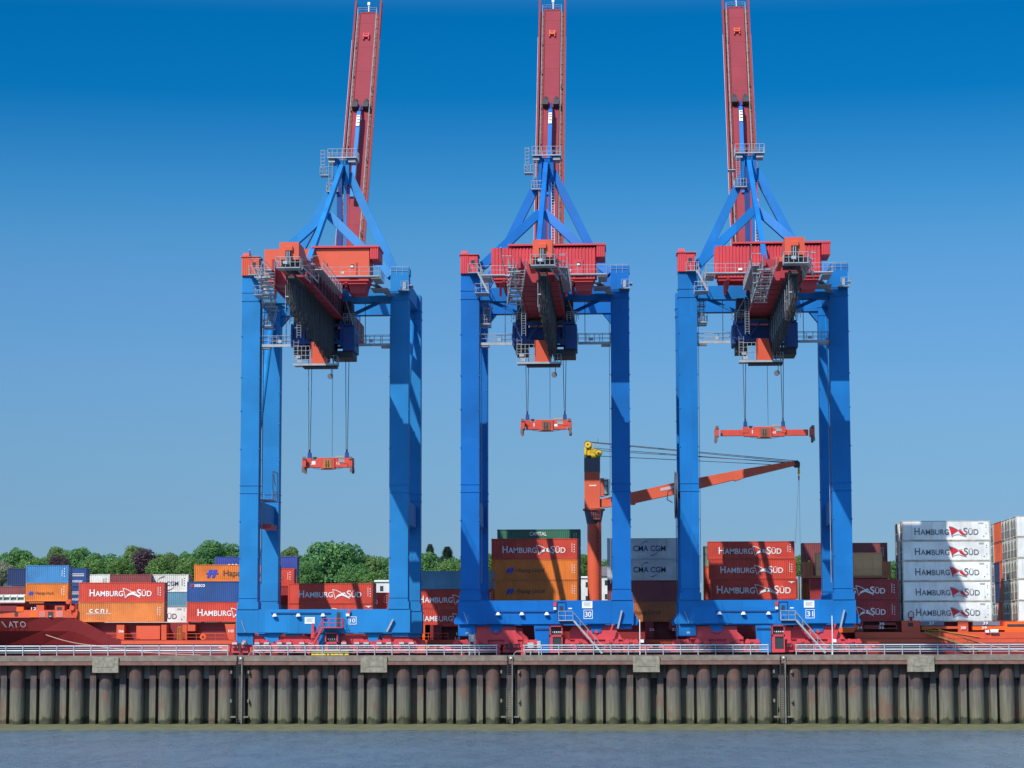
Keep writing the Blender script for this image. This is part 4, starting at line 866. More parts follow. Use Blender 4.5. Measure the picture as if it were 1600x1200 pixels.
def lettering(kind, L, H):
    k = (kind, L, H)
    if k in LM: return LM[k]
    r = []; y = -.016
    def fin(mb, name, m):
        me = mb.mesh(name); me.materials.append(m); r.append((name,me))
    zc = H*.44
    if kind in ('hs','hsbig','hsdark'):
        s = 1.0 if kind!='hsbig' else 1.12; x = 1.55 if kind!='hsbig' else .85
        if kind=='hsdark': x = 1.75
        m = WHITE if kind!='hsdark' else GREYT; z = zc-.42*s
        mb = MB(); put_text(mb,'H',x,z,.72*s,.98*s,y); put_text(mb,'AMBURG',x+.82*s,z,3.95*s,.76*s,y); xs = x+6.75*s+ (0 if kind!='hsbig' else .5)
        put_text(mb,'S',xs,z-.02,.58*s,1.0*s,y); put_text(mb,'Ü',xs+.66*s,z,.62*s,.92*s,y); put_text(mb,'D',xs+1.4*s,z,.66*s,.76*s,y); fin(mb,'lettering',m)
        mb = MB(); flag_mesh(mb,x+4.75*s,z-.25,(xs-x-4.4*s),1.35*s,y,kind=='hsdark'); fin(mb,'flag_emblem',WHITE if kind!='hsdark' else REDT)
        if kind=='hsdark':
            mb = MB(); x_=x+4.75*s; w=(xs-x-4.4*s); h=1.35
            for pts in ([(0,1.06),(.2,.99),(.38,.84),(.56,.68),(.74,.76)],[(.16,-.04),(.3,.14),(.56,.22),(.8,.08),(1.02,-.02)]):
                for a,b in zip(pts,pts[1:]): mb.bar((x_+a[0]*w,y,z-.25+a[1]*h),(x_+b[0]*w,y,z-.25+b[1]*h),.012,.05)
            fin(mb,'flag_outline',GREYT)
    elif kind=='hapag':
        mb = MB(); s = .9 if L>8 else .62; x = L*.175
        if L<8: x = .45
        for q in (0,.5*s):
            mb.prism([(x+q,zc-.4*s),(x+.28*s+q,zc-.4*s),(x+.62*s+q,zc+.45*s),(x+.2*s+q,zc+.45*s)],y-.006,y); 
        mb.box(x-.1*s,x+1.2*s,y-.008,y-.001,zc-.02*s,zc+.12*s); mb.prism([(x-.12*s,zc-.2*s),(x+.2*s,zc-.05*s),(x+.1*s,zc-.4*s)],y-.007,y); fin(mb,'emblem',BLUET)
        mb = MB(); put_text(mb,'Hapag-Lloyd',x+1.55*s,zc-.38*s,(4.2 if L>8 else 4.0)*s*1.02,.78*s,y); fin(mb,'lettering',BROWNT)
    elif kind=='hapagbig':
        mb = MB(); s=1.35; x=1.85
        for q in (0,.5*s): mb.prism([(x+q,zc-.4*s),(x+.28*s+q,zc-.4*s),(x+.62*s+q,zc+.45*s),(x+.2*s+q,zc+.45*s)],y-.006,y)
        mb.box(x-.1*s,x+1.2*s,y-.008,y-.001,zc-.02*s,zc+.12*s); fin(mb,'emblem',BLUET); mb = MB(); put_text(mb,'Hapag-Lloyd',x+2.35,zc-.55,6.1,1.1,y); fin(mb,'lettering',BROWNT)
    elif kind=='cma':
        mb = MB(); x = L*.30 if L>8 else .9; w = 4.5 if L>8 else 3.7; h=.78 if L>8 else .62; z=zc-.2; put_text(mb,'CMA CGM',x,z,w,h,y)
        for q in (1,-1):
            cx = x+w*.5; pts=[]
            for i in range(9):
                a = math.radians(98+58*i/8); pts.append((cx+q*1.35*math.cos(a), z+h/2+q*1.02*math.sin(a)))
            for i,(a,b) in enumerate(zip(pts,pts[1:])): mb.bar((a[0],y,a[1]),(b[0],y,b[1]),.012,.11-.011*i)
        fin(mb,'lettering',NAVYT)
    elif kind=='seaco':
        mb = MB(); put_text(mb,'seaco',L*.36 if L>8 and H<2.7 else .55+.5,zc+.1 if H<2.7 else H-.75,1.8 if H<2.7 else 1.5,.5 if H<2.7 else .4,y); fin(mb,'lettering',WHITE)
        mb = MB(); xx = (L*.36 if L>8 and H<2.7 else 1.05)-.6; zz = zc+.1 if H<2.7 else H-.75; mb.box(xx,xx+.45,y-.006,y,zz,zz+.14); mb.box(xx+.1,xx+.45,y-.006,y,zz+.24,zz+.38); fin(mb,'emblem',REDT)
    elif kind=='seacobig':
        mb = MB(); put_text(mb,'seaco',1.9,zc-.3,2.8,.85,y); fin(mb,'lettering',WHITE); mb = MB(); mb.box(1.0,1.7,y-.006,y,zc-.3,zc-.08); mb.box(1.15,1.7,y-.006,y,zc+.12,zc+.32); fin(mb,'emblem',REDT)
    elif kind=='ccni':
        mb = MB(); xx=1.55
        for ch in 'ccni': put_text(mb,ch,xx,zc+.05,.48 if ch!='i' else .14,.55,y); xx += .82
        mb.box(1.1,4.7,y-.006,y,zc-.12,zc-.06); fin(mb,'lettering',WHITE)
    elif kind=='capital':
        mb = MB(); put_text(mb,'CAPITAL',4.75,H-.95,2.5,.55,y); fin(mb,'lettering',WHITE)
    elif kind=='lines':
        mb = MB(); [mb.box(L*.62,L*.95,y-.006,y,H*.55+.26*i,H*.55+.1+.26*i) for i in range(2)]; put_text(mb,'container',L*.62,H*.2,L*.3,.4,y); fin(mb,'lettering',WHITE)
    if kind not in ('none','hsdark','lines') :
        mb = MB(); xx = L-.95
        if kind in ('hs','hapag','ccni','capital','plain','cma'): 
            [mb.box(xx,xx+.09,y-.006,y,.95+.13*i,1.03+.13*i) for i in range(int((H-1.5)/.13))]; [mb.box(xx+.3,xx+.42,y-.006,y,.9+.34*i,1.04+.34*i) for i in range(4)]
        elif kind=='hsbig': mb.box(xx-.3,xx+.5,y-.006,y,H-.45,H-.36); mb.box(xx,xx+.25,y-.006,y,H-.6,H-.45)
        if mb.v: fin(mb,'marking',WHITE if kind!='cma' else NAVYT)
    elif kind=='hsdark':
        mb = MB(); [mb.box(L-1.6,L-.9,y-.006,y,H-.32-.14*i,H-.28-.14*i) for i in range(2)]; [mb.box(L-.62,L-.5,y-.006,y,a,a+.1) for a in (.9,1.8,2.1)]; mb.prism([(L-1.0,.55),(L-.8,.55),(L-.9,.72)],y-.006,y); fin(mb,'marking',GREYT)
    LM[k] = r; return r
CG = 'containers stacked on the ship deck'
def container(x, Y, z, L, H, c, txt, label, kind=None, cat='container'):
    kind = kind or ('reefer' if c in ('reefer','white') and txt!='cma' else 'dry')
    if c=='grey' : kind='reefer2'
    t = thing('refrigerated_container' if kind=='reefer' else 'shipping_container', (x,Y,z), label, cat, CG)
    for n,me in cmesh(L,H,c,'dry' if kind=='dry' else 'reefer').items():
        if n=='cooling_unit' and kind!='reefer': continue
        link(n, me, t)
    for n,me in lettering(txt,L,H): link(n, me, t)
    return t
def stack(px, Y, base, tiers, L=12.19, right=False, shifts=None):
    """tiers bottom to top: (colour, height, text, label)"""
    p = at(px, 930, Y); x = p.x-(L if right else 0); z = at(px,base,Y).z
    for i,(c,H,txt,lab) in enumerate(tiers):
        container(x+(shifts[i] if shifts else 0), Y, z, L, H-.03, c, txt, lab); z += H
    return x, z
stack(40,332,939.5,[('orange',2.56,'hapag','short orange container with blue emblem, right above the ship bow'),('blue',2.56,'plain','short light blue container on top of the short orange one by the bow')],6.06)
stack(39,336,943,[('maroon',2.5,'none','reddish brown container behind the white rack at the far left')],12.19,True)
stack(11,336,915,[('navy',2.5,'none','dark navy container at far left, half behind the light blue one')],6.06)
stack(69,339,944,[('royal',2.6,'lines','blue container with white lettering behind the orange one by the bow, lower tier'),('royal',2.6,'lines','blue container with dark end just right of the short light blue container, upper tier')],6.06)
stack(171,344,956,[('brown',2.8,'none','brown container hidden low behind the left red lettered container'),('white',2.72,'cma','white container with blue lettering, only its right end seen above the left stack')],12.19,True)
stack(171,341,956,[('greybrown',2.8,'none','grey-brown container hidden behind the ccni lettered orange one'),('maroon',2.66,'none','maroon container between the two white ones above the left red lettered container')],6.06)
stack(294,342,974,[('reefer',2.45,'hsdark','white container showing only dark letters, low in the gap between the left red stacks'),('pale',2.15,'none','light blue container in the gap between the left red stacks, under the white one')],12.19,True)
stack(294,342,925,[('white',2.6,'cma','short white container with dark blue lettering and arcs, top of the gap between red stacks')],6.06,True)
stack(123,332,971.8,[('ccni',2.79,'ccni','orange container with small white lettering ccni and underline, at bottom left'),('red',2.79,'hs','bright red white-lettered container on top of the orange ccni one')])
stack(292,332,971.5,[('red',2.79,'hs','red white-lettered container left of crane 10, its right half behind the crane leg'),('royal',2.86,'seaco','dark blue container on the red one, crossing behind the near left leg of crane 10')])
stack(303,337,971,[('brown',2.8,'none','brown container hidden behind the red one left of crane 10'),('maroon',2.9,'none','maroon container hidden behind the dark blue one left of crane 10'),('orange',2.42,'hapagbig','orange container with large dark lettering crossing behind the left leg of crane 10')])
stack(329,343,971,[('greybrown',2.6,'none','grey-brown container end seen between the legs of crane 10'),('dkred',2.5,'none','dark red container end, low, right of the far left leg of crane 10'),('red',2.6,'hs','red container showing only its last letter right of the far left leg of crane 10')])
stack(335,347.5,962,[('navy',2.9,'none','navy container hidden deep behind crane 10 left legs'),('brown',2.85,'none','brown container hidden behind crane 10 left legs, second tier'),('violet',2.95,'seacobig','violet-blue container topmost behind the left legs of crane 10')])
stack(450,332,972,[('red',2.62,'hsbig','red container barely showing above the sill beam of crane 10'),('red',2.83,'hs','large red white-lettered container in the middle of crane 10')])
stack(480,345,980,[('dkred',2.6,'none','dark red container hidden low behind the middle of crane 10'),('red',2.45,'hs','red container showing only its last letter beside the near right leg of crane 10')])
stack(637,332,979,[('red',2.6,'hs','lower red white-lettered container between cranes 10 and 30'),('red',2.6,'hs','upper red white-lettered container between cranes 10 and 30'),('pale',2.6,'none','plain light blue corrugated container between cranes 10 and 30, top of its stack')])
stack(768,332,971,[('brown',2.89,'none','brown container behind the sill beam of crane 30'),('orange',2.9,'hapag','lower of two orange containers with blue emblem in crane 30'),('orange',2.9,'hapag','upper of two orange containers with blue emblem in crane 30'),('red',2.9,'hs','red white-lettered container on the two orange ones in crane 30')])
stack(777,347.5,971,[('navy',2.69,'none','navy container hidden at the bottom behind the orange stack of crane 30'),('maroon',2.69,'none','maroon container hidden second tier behind the orange stack of crane 30'),('brown',2.69,'none','brown container hidden third tier behind the orange stack of crane 30'),('greybrown',2.69,'none','grey container hidden fourth tier behind the red container of crane 30'),('green',2.72,'capital','dark green container with white capital lettering, top behind the red one in crane 30')])
stack(949,332,971.5,[('brown',2.8,'hapag','orange-brown shaded container at bottom between cranes 30 and 31'),('maroon',2.95,'none','plain maroon container under the two grey ones'),('grey',2.98,'cma','lower of two grey containers with dark blue lettering between cranes 30 and 31'),('grey',2.94,'cma','upper of two grey containers with dark blue lettering between cranes 30 and 31')])
stack(1108,336.4,971,[('dkred',3.15,'none','dark red container behind the sill beam of crane 31'),('red',2.83,'hsbig','red white-lettered container in crane 31, lowest of three visible'),('red',2.83,'hs','red white-lettered container in crane 31, middle of three'),('red',2.5,'hs','red white-lettered container in crane 31, top of three')],shifts=[0,.25,.08,-.12])
stack(1100,341.5,971,[('dkred',2.8,'none','dark red container behind crane 31 left leg, bottom of the second row'),('coral',2.55,'none','orange container sliver left of the red stack in crane 31, lower'),('coral',2.55,'none','orange container sliver left of the red stack in crane 31, upper'),('greygreen',2.9,'none','grey-green container sliver left of the red stack in crane 31')],6.06)
stack(1254,342,971,[('brown',2.8,'none','brown container hidden behind the shaded red ones right of crane 31'),('brown',2.8,'none','brown container second tier hidden right of crane 31'),('maroon',2.8,'none','maroon container hidden behind the tan crate'),('maroon',2.85,'plain','dark maroon container behind and above the tan crate at crane 31')])
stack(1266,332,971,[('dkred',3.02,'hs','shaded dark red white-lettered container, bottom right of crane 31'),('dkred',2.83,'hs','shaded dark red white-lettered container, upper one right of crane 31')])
stack(1411,332,971.3,[('reefer',2.80,'hsdark','white dark-lettered container, %s of the clean stack of five' % w) for w in ('bottom','second from bottom','middle','second from top','top')])
ORD = ['first','second','third','fourth','fifth','sixth','seventh','eighth','ninth']
for k,w in ((1,'second'),(2,'third')):
    p = at(1411,930,332); z = at(1411,971.3,332).z
    for i in range(5):
        container(p.x+(-.3 if k==1 else -.1),332+2.55*k,z+i*2.76,12.19,2.72,'reefer','none','white container end left of the clean white stack, %s row back, %s tier up' % (w,ORD[i]))
ORD = ['first','second','third','fourth','fifth','sixth','seventh','eighth','ninth']
for k in range(9):
    p = at(1590,930,332); z = at(1590,971,332).z
    for i in range(5):
        c = 'sig' if k in (5,6,7) and not (k==6 and i<3 and i>0) and not (k==7 and i<3) else ('navy' if k in (6,7) and i in (1,2) else 'reefer')
        H = 2.93
        container(p.x+random.uniform(-.06,.06),332+2.55*k,z+i*H,12.19,H-.05,c,'none','%s container end, right edge block, %s row back, %s tier up' % ({'sig':'orange-red','navy':'dark','reefer':'white'}[c],ORD[k],ORD[i]))
# flat rack with a tan crate
p = at(1256,899.5,334); t = thing('flat_rack',(p.x,334,p.z),'rusty orange flat rack with corrugated end walls under the tan crate','flat rack')
MB().box(0,12.19,0,2.44,-.32,-.02).build('platform', cmat('brown'), t)
for x in (0,10.9):
    mb = MB(); mb.corr(x,x+1.25,0,1.95,.1,.05,.28,-1); mb.box(x,x+.15,0,.2,0,2.0); mb.box(x+1.1,x+1.25,0,.2,0,2.0); mb.box(x,x+1.25,.12,2.3,0,1.9); mb.build('end_wall', cmat('brown'), t)
MB().tube((.8,.2,1.9),(.8,.2,2.15),.13,8).build('lashing_lug', YEL, t)
p1 = at(1275,864,334).x; p2 = at(1378,864,334).x; zt_ = at(1300,863.5,334).z; TAN = mat('tan_tarpaulin',(.62,.34,.15),.7,.15,.5,.25,dirt=(.33,.18,.09))
c = thing('wooden_crate',(p1,334.1,p.z),'large tan covered crate standing on the flat rack right of crane 31 leg','crate')
mb = MB(); w = p2-p1; mb.box(0,w,0,2.2,0,zt_-p.z-.06); mb.build('body', TAN, c)
mb = MB(); [mb.box(w*i/7-.05,w*i/7+.05,-.05,.0,0,zt_-p.z) for i in range(8)]; mb.box(-.05,w+.05,-.06,2.25,zt_-p.z-.06,zt_-p.z); mb.box(0,w,-.04,0,.9,1.0); mb.build('batten', TAN, c)
# white empty folded racks over the bow
p = at(-6,941.5,332); t = thing('folded_flat_rack',(p.x,332,p.z),'white folded flat rack on the ship bow left of the short orange container','flat rack')
mb = MB(); mb.box(0,4.1,0,2.4,0,.3); mb.box(0,4.1,0,2.4,.75,.88); [mb.box(a,a+.13,0,.13,.3,1.15) for a in (0,.9,1.9,2.9,3.95)]; mb.box(0,4.1,0.1,2.3,.88,1.12); mb.build('frame', cmat('white'), t)
MB().box(.15,3.9,.3,2.2,.3,.75).build('deck_panel', cmat('greygreen'), t)
# ================================================================== ship
YH = 330.0
X = lambda px,Y=YH: at(px,985,Y).x
Z = lambda py,Y=YH,px=800: at(px,py,Y).z
ship = thing('container_ship',(X(600),336,0),'orange-red container ship moored behind the cranes, bow at the left with white lettering','ship')
ox,oy = X(600),336
ship_obj = lambda mb,name,m,par=None,smooth=False: mb.build(name,m,par or ship,None if par else (-ox,-oy,0),smooth)
zdk = Z(1000); zt0 = Z(964.5)
# hull side lofted along its length: upper edge line, flare in the bow
st = []
for px,pt in ((-330,962),(-200,963),(-90,964),(0,964.5),(60,964.5),(105,965),(116,967),(130,973),(150,984),(165,992),(180,998),(192,999.5),(260,1000),(500,1000),(800,999.5),(1100,999),(1400,998),(1700,997),(2300,996)):
    st.append((X(px), at(px,pt,YH).z, 0 if px>=250 else ((250-px)/250.)**1.2))
vs=[];fs=[]; NV=9
for x,zt_,k in st:
    for j in range(NV):
        u = j/(NV-1); z = -1+(zt_+1)*u; off = k*1.5+(1-u)**1.25*k*17; vs.append((x,YH+off,z))
for i in range(len(st)-1):
    for j in range(NV-1): a=i*NV+j; fs.append((a,a+NV,a+NV+1,a+1))
mb = MB(); mb.add(vs,fs)
# deck plates and far side
n0 = len(mb.v); vs=[];fs=[]
for x,zt_,k in st: vs += [(x,YH+k*1.5,zt_-.01),(x,YH+30-k*1.5,zt_-.01),(x,YH+30-k*13,-1)]
for i in range(len(st)-1):
    a=3*i; fs += [(a,a+3,a+4,a+1),(a+1,a+4,a+5,a+2)]
mb.add(vs,fs); mb.add([(st[0][0],YH+1.5,st[0][1]),(st[0][0],YH+28,st[0][1]),(st[0][0]-12,YH+15,st[0][1]+.6),(st[0][0]-4,YH+15,-1),(st[0][0],YH+15,-1),(st[0][0],YH+16,-1)],[(0,2,1),(0,4,3),(0,3,2),(1,2,3),(1,3,5)])
ship_obj(mb,'hull',SHIPD)
# bulwark of the forecastle
def bulk(px0,px1,py0,py1,m,name,d=0.,th=.18):
    k = lambda px: (0 if px>=250 else ((250-px)/250.)**1.2)*1.5
    mb = MB(); mb.add([(X(px0),YH+k(px0)-.02-d,at(px0,py1,YH).z),(X(px1),YH+k(px1)-.02-d,at(px1,py1,YH).z),(X(px1),YH+k(px1)-.02-d,at(px1,py0,YH).z),(X(px0),YH+k(px0)-.02-d,at(px0,py0,YH).z),
      (X(px0),YH+k(px0)+th,at(px0,py1,YH).z),(X(px1),YH+k(px1)+th,at(px1,py1,YH).z),(X(px1),YH+k(px1)+th,at(px1,py0,YH).z),(X(px0),YH+k(px0)+th,at(px0,py0,YH).z)],[(0,1,2,3),(5,4,7,6),(0,4,5,1),(1,5,6,2),(2,6,7,3),(3,7,4,0)])
    return ship_obj(mb,name,m)
bulk(-330,-20,953,964.8,SHIP,'bulwark'); bulk(-20,28,953,964.8,SHIP,'bulwark'); bulk(28,96,953,964.8,SHIP,'bulwark')
mb = MB(); k=((250-96)/250.)**1.2*1.5; pl=[(X(96),at(96,965,YH).z),(X(117),at(117,965.2,YH).z),(X(104),at(104,956,YH).z),(X(98),at(98,953.2,YH).z),(X(96),at(96,953,YH).z)]; mb.prism(pl,YH+k-.03,YH+k+.15); ship_obj(mb,'bulwark',SHIP)
bulk(43,56,954,964.3,SHIPO,'bulwark_panel',.05); bulk(57,68,954.5,964.3,SHIPP,'bulwark_panel',.05); bulk(84,96,954.5,964.3,SHIPP,'bulwark_panel',.05); bulk(72,80,955.5,964,DARK,'mooring_port',.07); bulk(74,78,962,963.6,GALV,'roller',.2)
bulk(18.5,23.5,956.5,962.5,DARK,'mooring_port',.07)
# bow name
mb = MB(); h = 9.2/11.1; kk=((250-20)/250.)**1.2*1.5
for px0,px1,s in ((-14,5,'K'),(7.5,16,'A'),(14.5,24.5,'T'),(26,35.5,'O')):
    pass
zz = at(15,980.3,YH+1.6).z
for px0,px1,s in ((-3.5,4.5,'\\'),(7.5,15.5,'A'),(15.5,24,'T'),(26.5,35.5,'O')):
    kx=((250-px0)/250.)**1.2; zt_=zt0; u=(zz+.4+1)/(zt_+1); off = kx*1.5+(1-u)**1.25*kx*17
    n0 = len(mb.v); put_text(mb,s,X(px0),zz,X(px1)-X(px0),h,0)
    for i_ in range(n0,len(mb.v)):
        a_,b__,c_ = mb.v[i_]; u=(c_+1)/(zt_+1); mb.v[i_] = (a_,YH+kx*1.5+(1-u)**1.25*kx*17-.07,c_)
ship_obj(mb,'name_lettering',mat('faded_white_lettering',(.55,.5,.5),.6))
# deck edge strip lit, hatch coaming, pedestals
mb = MB(); mb.box(X(190),X(1700),YH-.05,YH+.25,zdk-.5,zdk+.02); ship_obj(mb,'sheer_strake',SHIP)
YC_ = 333.2; xa,xb = X(258),X(1700)
mb = MB(); mb.box(X(120,YC_),xb,YC_,YC_+20,zdk-.1,at(900,971.2,YC_).z); ship_obj(mb,'hatch_coaming',SHIPD)
mb = MB(); mb.box(X(-330),X(112),YC_,YC_+18,Z(964)-.5,at(50,943,YC_).z); ship_obj(mb,'forecastle_deckhouse',SHIPD)
def ped(px0,px1,py0,py1,m=SHIP,num=None,nx=0,ny=0,hole=(),taper=0):
    Yp = 331.2; x0,x1 = X(px0,Yp),X(px1,Yp); z1,z0 = Z(py0,Yp),Z(py1,Yp)
    mb = MB(); mb.prism([(x0,z1),(x1,z1),(x1,z0),(x0+taper,z0)],Yp,Yp+1.9); o = ship_obj(mb,'lashing_pedestal',m)
    for a,b,c,d in hole: MB().box(X(a,Yp)-ox,X(b,Yp)-ox,Yp-oy-.03,Yp-oy+.2,Z(d,Yp),Z(c,Yp)).build('opening',DARK,None).parent = ship
    if num:
        mb = MB(); put_text(mb,num,X(nx,Yp),Z(ny,Yp),.72,.36,Yp-.02); ship_obj(mb,'frame_number',WHITE)
SO = SHIP
ped(182,194,975,999,SO,'06',185.5,987); ped(252,260,975,999,SO); ped(285,292,975,999,SO); ped(213,250,976.5,998,SO)
ped(351,367,974,999,SO,'10',357,987,taper=.5); ped(293,305,975,985,SO); ped(368,380,972,1000,SHIP)
ped(-10,25,944.5,953,SHIPD); ped(25,36,946,953.5,SHIPO); ped(56,68,943.5,953,SHIP,'12',48,951); ped(85,100,944.5,953.4,SHIP,None,0,0,[(88,96,946.5,951)])
ped(408,420,974,1000,SHIP); ped(590,600,974,1000,SHIP); ped(640,660,976,1004,SHIPD,'15',None or 711,999); ped(664,690,976,1004,SHIPD,'16',713,992); ped(655,672,976,1000,SHIPO)
ped(760,775,974,1000,SHIPD); ped(905,918,974,1000,SHIPD); ped(1008,1021,972,1003,SHIP if 0 else SHIPD,'26',1014.5,986); ped(1045,1060,972,985,SHIPD,'27',1050,986); ped(1100,1114,974,1000,SHIPD); ped(1240,1252,974,1000,SHIPD)
ped(1378,1400,974,982,SHIPD,'35',1374,978); ped(1335,1349,972,1000,SHIPD,'34',1339,984); ped(1350,1402,978,984,SHIPD,'35',1373,984); ped(1409,1438,971,998,SHIP,None,0,0,[(1419,1427,974.5,980),(1419,1427,991,996)])
mb = MB(); [mb.box(X(a,331.3),X(b,331.3),331.1,331.3,Z(d,331.3),Z(c,331.3)) for a,b,c,d in ((1438,1475,972.5,979),(1520,1562,972.5,979))]; ship_obj(mb,'marking_board',mat('board_grey',(.16,.15,.19),.6))
for s,px,py in (('37',1452,977.5),('39',1536,977.5),('39',1534,984.5),('38',1501,984.5)):
    mb = MB(); put_text(mb,s,X(px,331),Z(py,331),.7,.38,330.98); ship_obj(mb,'frame_number',WHITE)
ped(1497,1513,972,999,SHIP); ped(1520,1570,980,986,SHIPO); ped(1570,1640,973,996,SHIPO,None,0,0,[(1574,1640,977,981)]); ped(1440,1497,980,984,SHIP)
mb = MB(); mb.box(X(1336,330.6),xb,330.5,331.0,Z(999,330.6),Z(990,330.6)+.1) ; ship_obj(mb,'deck_rail_plate',SHIP)
mb = MB()
for a,b in ((166,182),(194,213),(260,285),(292,352),(380,700)): mb.rail([(X(a,330.6),330.6,zdk),(X(b,330.6),330.6,zdk)],.95,1.4,.04)
ship_obj(mb,'deck_railing',SHIP)
mb = MB(); mb.rail([(X(278,330.5),330.5,zdk),(X(283,330.5),330.5,zdk)],1.9,.3,.05); mb.path([(X(1440,330.4),330.4,Z(985)),(X(1475,330.4),330.4,Z(988)),(X(1530,330.4),330.4,Z(997))],.06); mb.rail([(X(1450,330.4),330.4,Z(994)),(X(1462,330.4),330.4,Z(994))],.95,.4); ship_obj(mb,'yellow_railing',mat('yellow_rail',(.5,.22,.01),.5))
mb = MB(); mb.tube((X(316),330.55,Z(994)),(X(316),330.65,Z(994)),.42,14); o = ship_obj(mb,'lifebuoy',SHIPO); mb = MB(); mb.tube((X(316),330.5,Z(994)),(X(316),330.56,Z(994)),.2,12); ship_obj(mb,'lifebuoy_centre',SHIPD)
mb = MB(); x0=X(100,331.5); 
for px,py in ((106,938),(112,948),(108,956),(116,962)): mb.tube((X(px,331.5),331.3,Z(py)),(X(px,331.5),331.9,Z(py)),.35,9)
mb.box(X(103,331.5),X(120,331.5),331.6,333,Z(972),Z(950)); mb.tube((X(110,331.5),331.5,Z(966)),(X(110,331.5),331.5,Z(934)),.12,6); ship_obj(mb,'mast_gear',SHIP)
mb = MB(); mb.tube((X(1424,331.5),331.5,Z(971)),(X(1424,331.5),331.5,Z(965)),.18,8); mb.path([(X(1420,331.5),331.5,Z(966)),(X(1420,331.5),331.5,Z(959)),(X(1424,331.5),331.5,Z(956)),(X(1428,331.5),331.5,Z(959)),(X(1428,331.5),331.5,Z(966)),(X(1420,331.5),331.5,Z(966))],.06); ship_obj(mb,'deck_lamp',SHIPD)
mb = MB(); mb.tube((X(1548),330.3,Z(988)),(X(1560),330.3,Z(988)),.28,10); mb.box(X(1540),X(1546),330.2,330.6,Z(990),Z(986)); ship_obj(mb,'life_raft',WHITE)
# shore side gangway and life boat
p0 = at(1445,996,329.9); p1_ = at(1500,1003,329.0)
mb = MB(); mb.stairs((p0.x,329.4,p0.z+.7),(at(1535,996,329).x,329.4,ZD+.4),.9,(0,1,0)); o = mb.build('gangway', mat('gangway_yellow',(.26,.15,.05),.6)); tag(o,'sloping gangway with thin yellow railings leading down from the ship at the right','gangway')
p = at(1318,982,330.6); b = thing('lifeboat',(p.x,331.4,p.z),'orange lifeboat glimpsed under the right end of crane 31 sill beam','boat')
mb = MB(); mb.prism([(-1.6,.3),(-1.2,-.55),(1.4,-.55),(1.9,.3),(1.4,.95),(-1.1,.95)],-.7,.7); mb.build('hull', SHIPO, b); MB().box(-.9,1.1,-.5,.5,.95,1.15).build('canopy', SHIP, b)
# mooring lines
ROPE = mat('mooring_rope_fibre',(.45,.30,.22),.8)
for a,b_,Ya,Yb,lab in (((72,992),(150,1009),331,303,'mooring rope running down from the bow to the quay at the far left'),((152,1010),(330,1024),305,301,'mooring rope lying low along the quay behind the left guard rail'),((1530,1004),(1640,1023),329,302,'mooring rope behind the rightmost guard rail')):
    A = at(*a,Ya); B = at(*b_,Yb); pts = [A.lerp(B,i/10)-Vector((0,0,.25*math.sin(math.pi*i/10))) for i in range(11)]
    tag(MB().path(pts,.055,6).build('mooring_rope', ROPE), lab, 'rope', 'mooring ropes')
# ship's own crane
YK = 343.; k = thing('deck_crane',(at(928,935,YK).x,YK,at(928,985,YK).z),'orange-red deck crane of the ship with long sloping jib and yellow sheaves','crane')
kx,kz = k.location.x,k.location.z
KX = lambda px: at(px,800,YK).x-kx
KZ = lambda py: at(928,py,YK).z-kz
KM = mat('deck_crane_orange',(.66,.105,.045),.5,.1,.4,.18,dirt=(.40,.07,.04)); KG = mat('deck_crane_grey',(.10,.10,.125),.5,.2,.5)
MB().tube((KX(928.5),0,-1),(KX(928.5),0,KZ(819)),1.02,28).build('pillar', KM, k, smooth=False)
MB().tube((KX(928),0,KZ(819)),(KX(928),0,KZ(797)),1.02,24,1.42).build('slewing_cone', KG, k)
mb = MB(); mb.tube((KX(928),0,KZ(798)),(KX(928),0,KZ(795)),1.6,24); mb.rail([(KX(925),-1.4,KZ(811)),(KX(938),-1.4,KZ(811))],1.1,.3,.04); mb.box(KX(925),KX(938),-1.5,-.9,KZ(812.5),KZ(811)); mb.ladder((KX(936),-1.15,2),(KX(936),-1.15,KZ(812)),.4,(1,0,0),.45,.045); [mb.box(KX(934)+random.uniform(-.1,.1),KX(936),-1.2,-1.0,KZ(py),KZ(py)+.2) for py in range(820,880,7)]; mb.build('slewing_platform', mat('deck_crane_dark_red',(.28,.05,.03),.6), k)
o = MB().box(KX(913.5),KX(937.5),-1.2,1.2,KZ(796),KZ(738)).build('crane_house', KM, k); MB().box(KX(921),KX(932),-1.23,-1.2,KZ(760.3),KZ(758.6)).build('name_plate', WHITE, o)
MB().box(KX(913.3),KX(938),-1.21,1.21,KZ(738),KZ(716.5)).build('house_top_band', KG, k)
mb = MB(); mb.box(KX(938)+.01,KX(944),-1.0,.6,KZ(776),KZ(748)); o = mb.build('driver_cab', KM, k); MB().box(KX(944)+.01,KX(950),-.9,.5,KZ(773),KZ(751)).build('cab_window', mat('cab_glass',(.25,.35,.38),.1,spec=.8), o)
mb = MB(); 
for y in (-.95,.55): mb.path([(KX(944),y,KZ(751)),(KX(950.5),y,KZ(751)),(KX(950.5),y,KZ(773)),(KX(944),y,KZ(773))],.07); mb.tube((KX(944),y,KZ(760)),(KX(950.5),y,KZ(760)),.05,5)
mb.path([(KX(943),-1.1,KZ(749)),(KX(952.5),-1.1,KZ(750)),(KX(952.5),-1.1,KZ(774)),(KX(945),-1.1,KZ(776))],.04); mb.build('cab_frame', DARK, o)
mb = MB(); mb.prism([(KX(914),KZ(716.4)),(KX(938.5),KZ(716.4)),(KX(939),KZ(706)),(KX(930),KZ(703)),(KX(924),KZ(698)),(KX(920),KZ(690)),(KX(914),KZ(694))],-.5,.5)
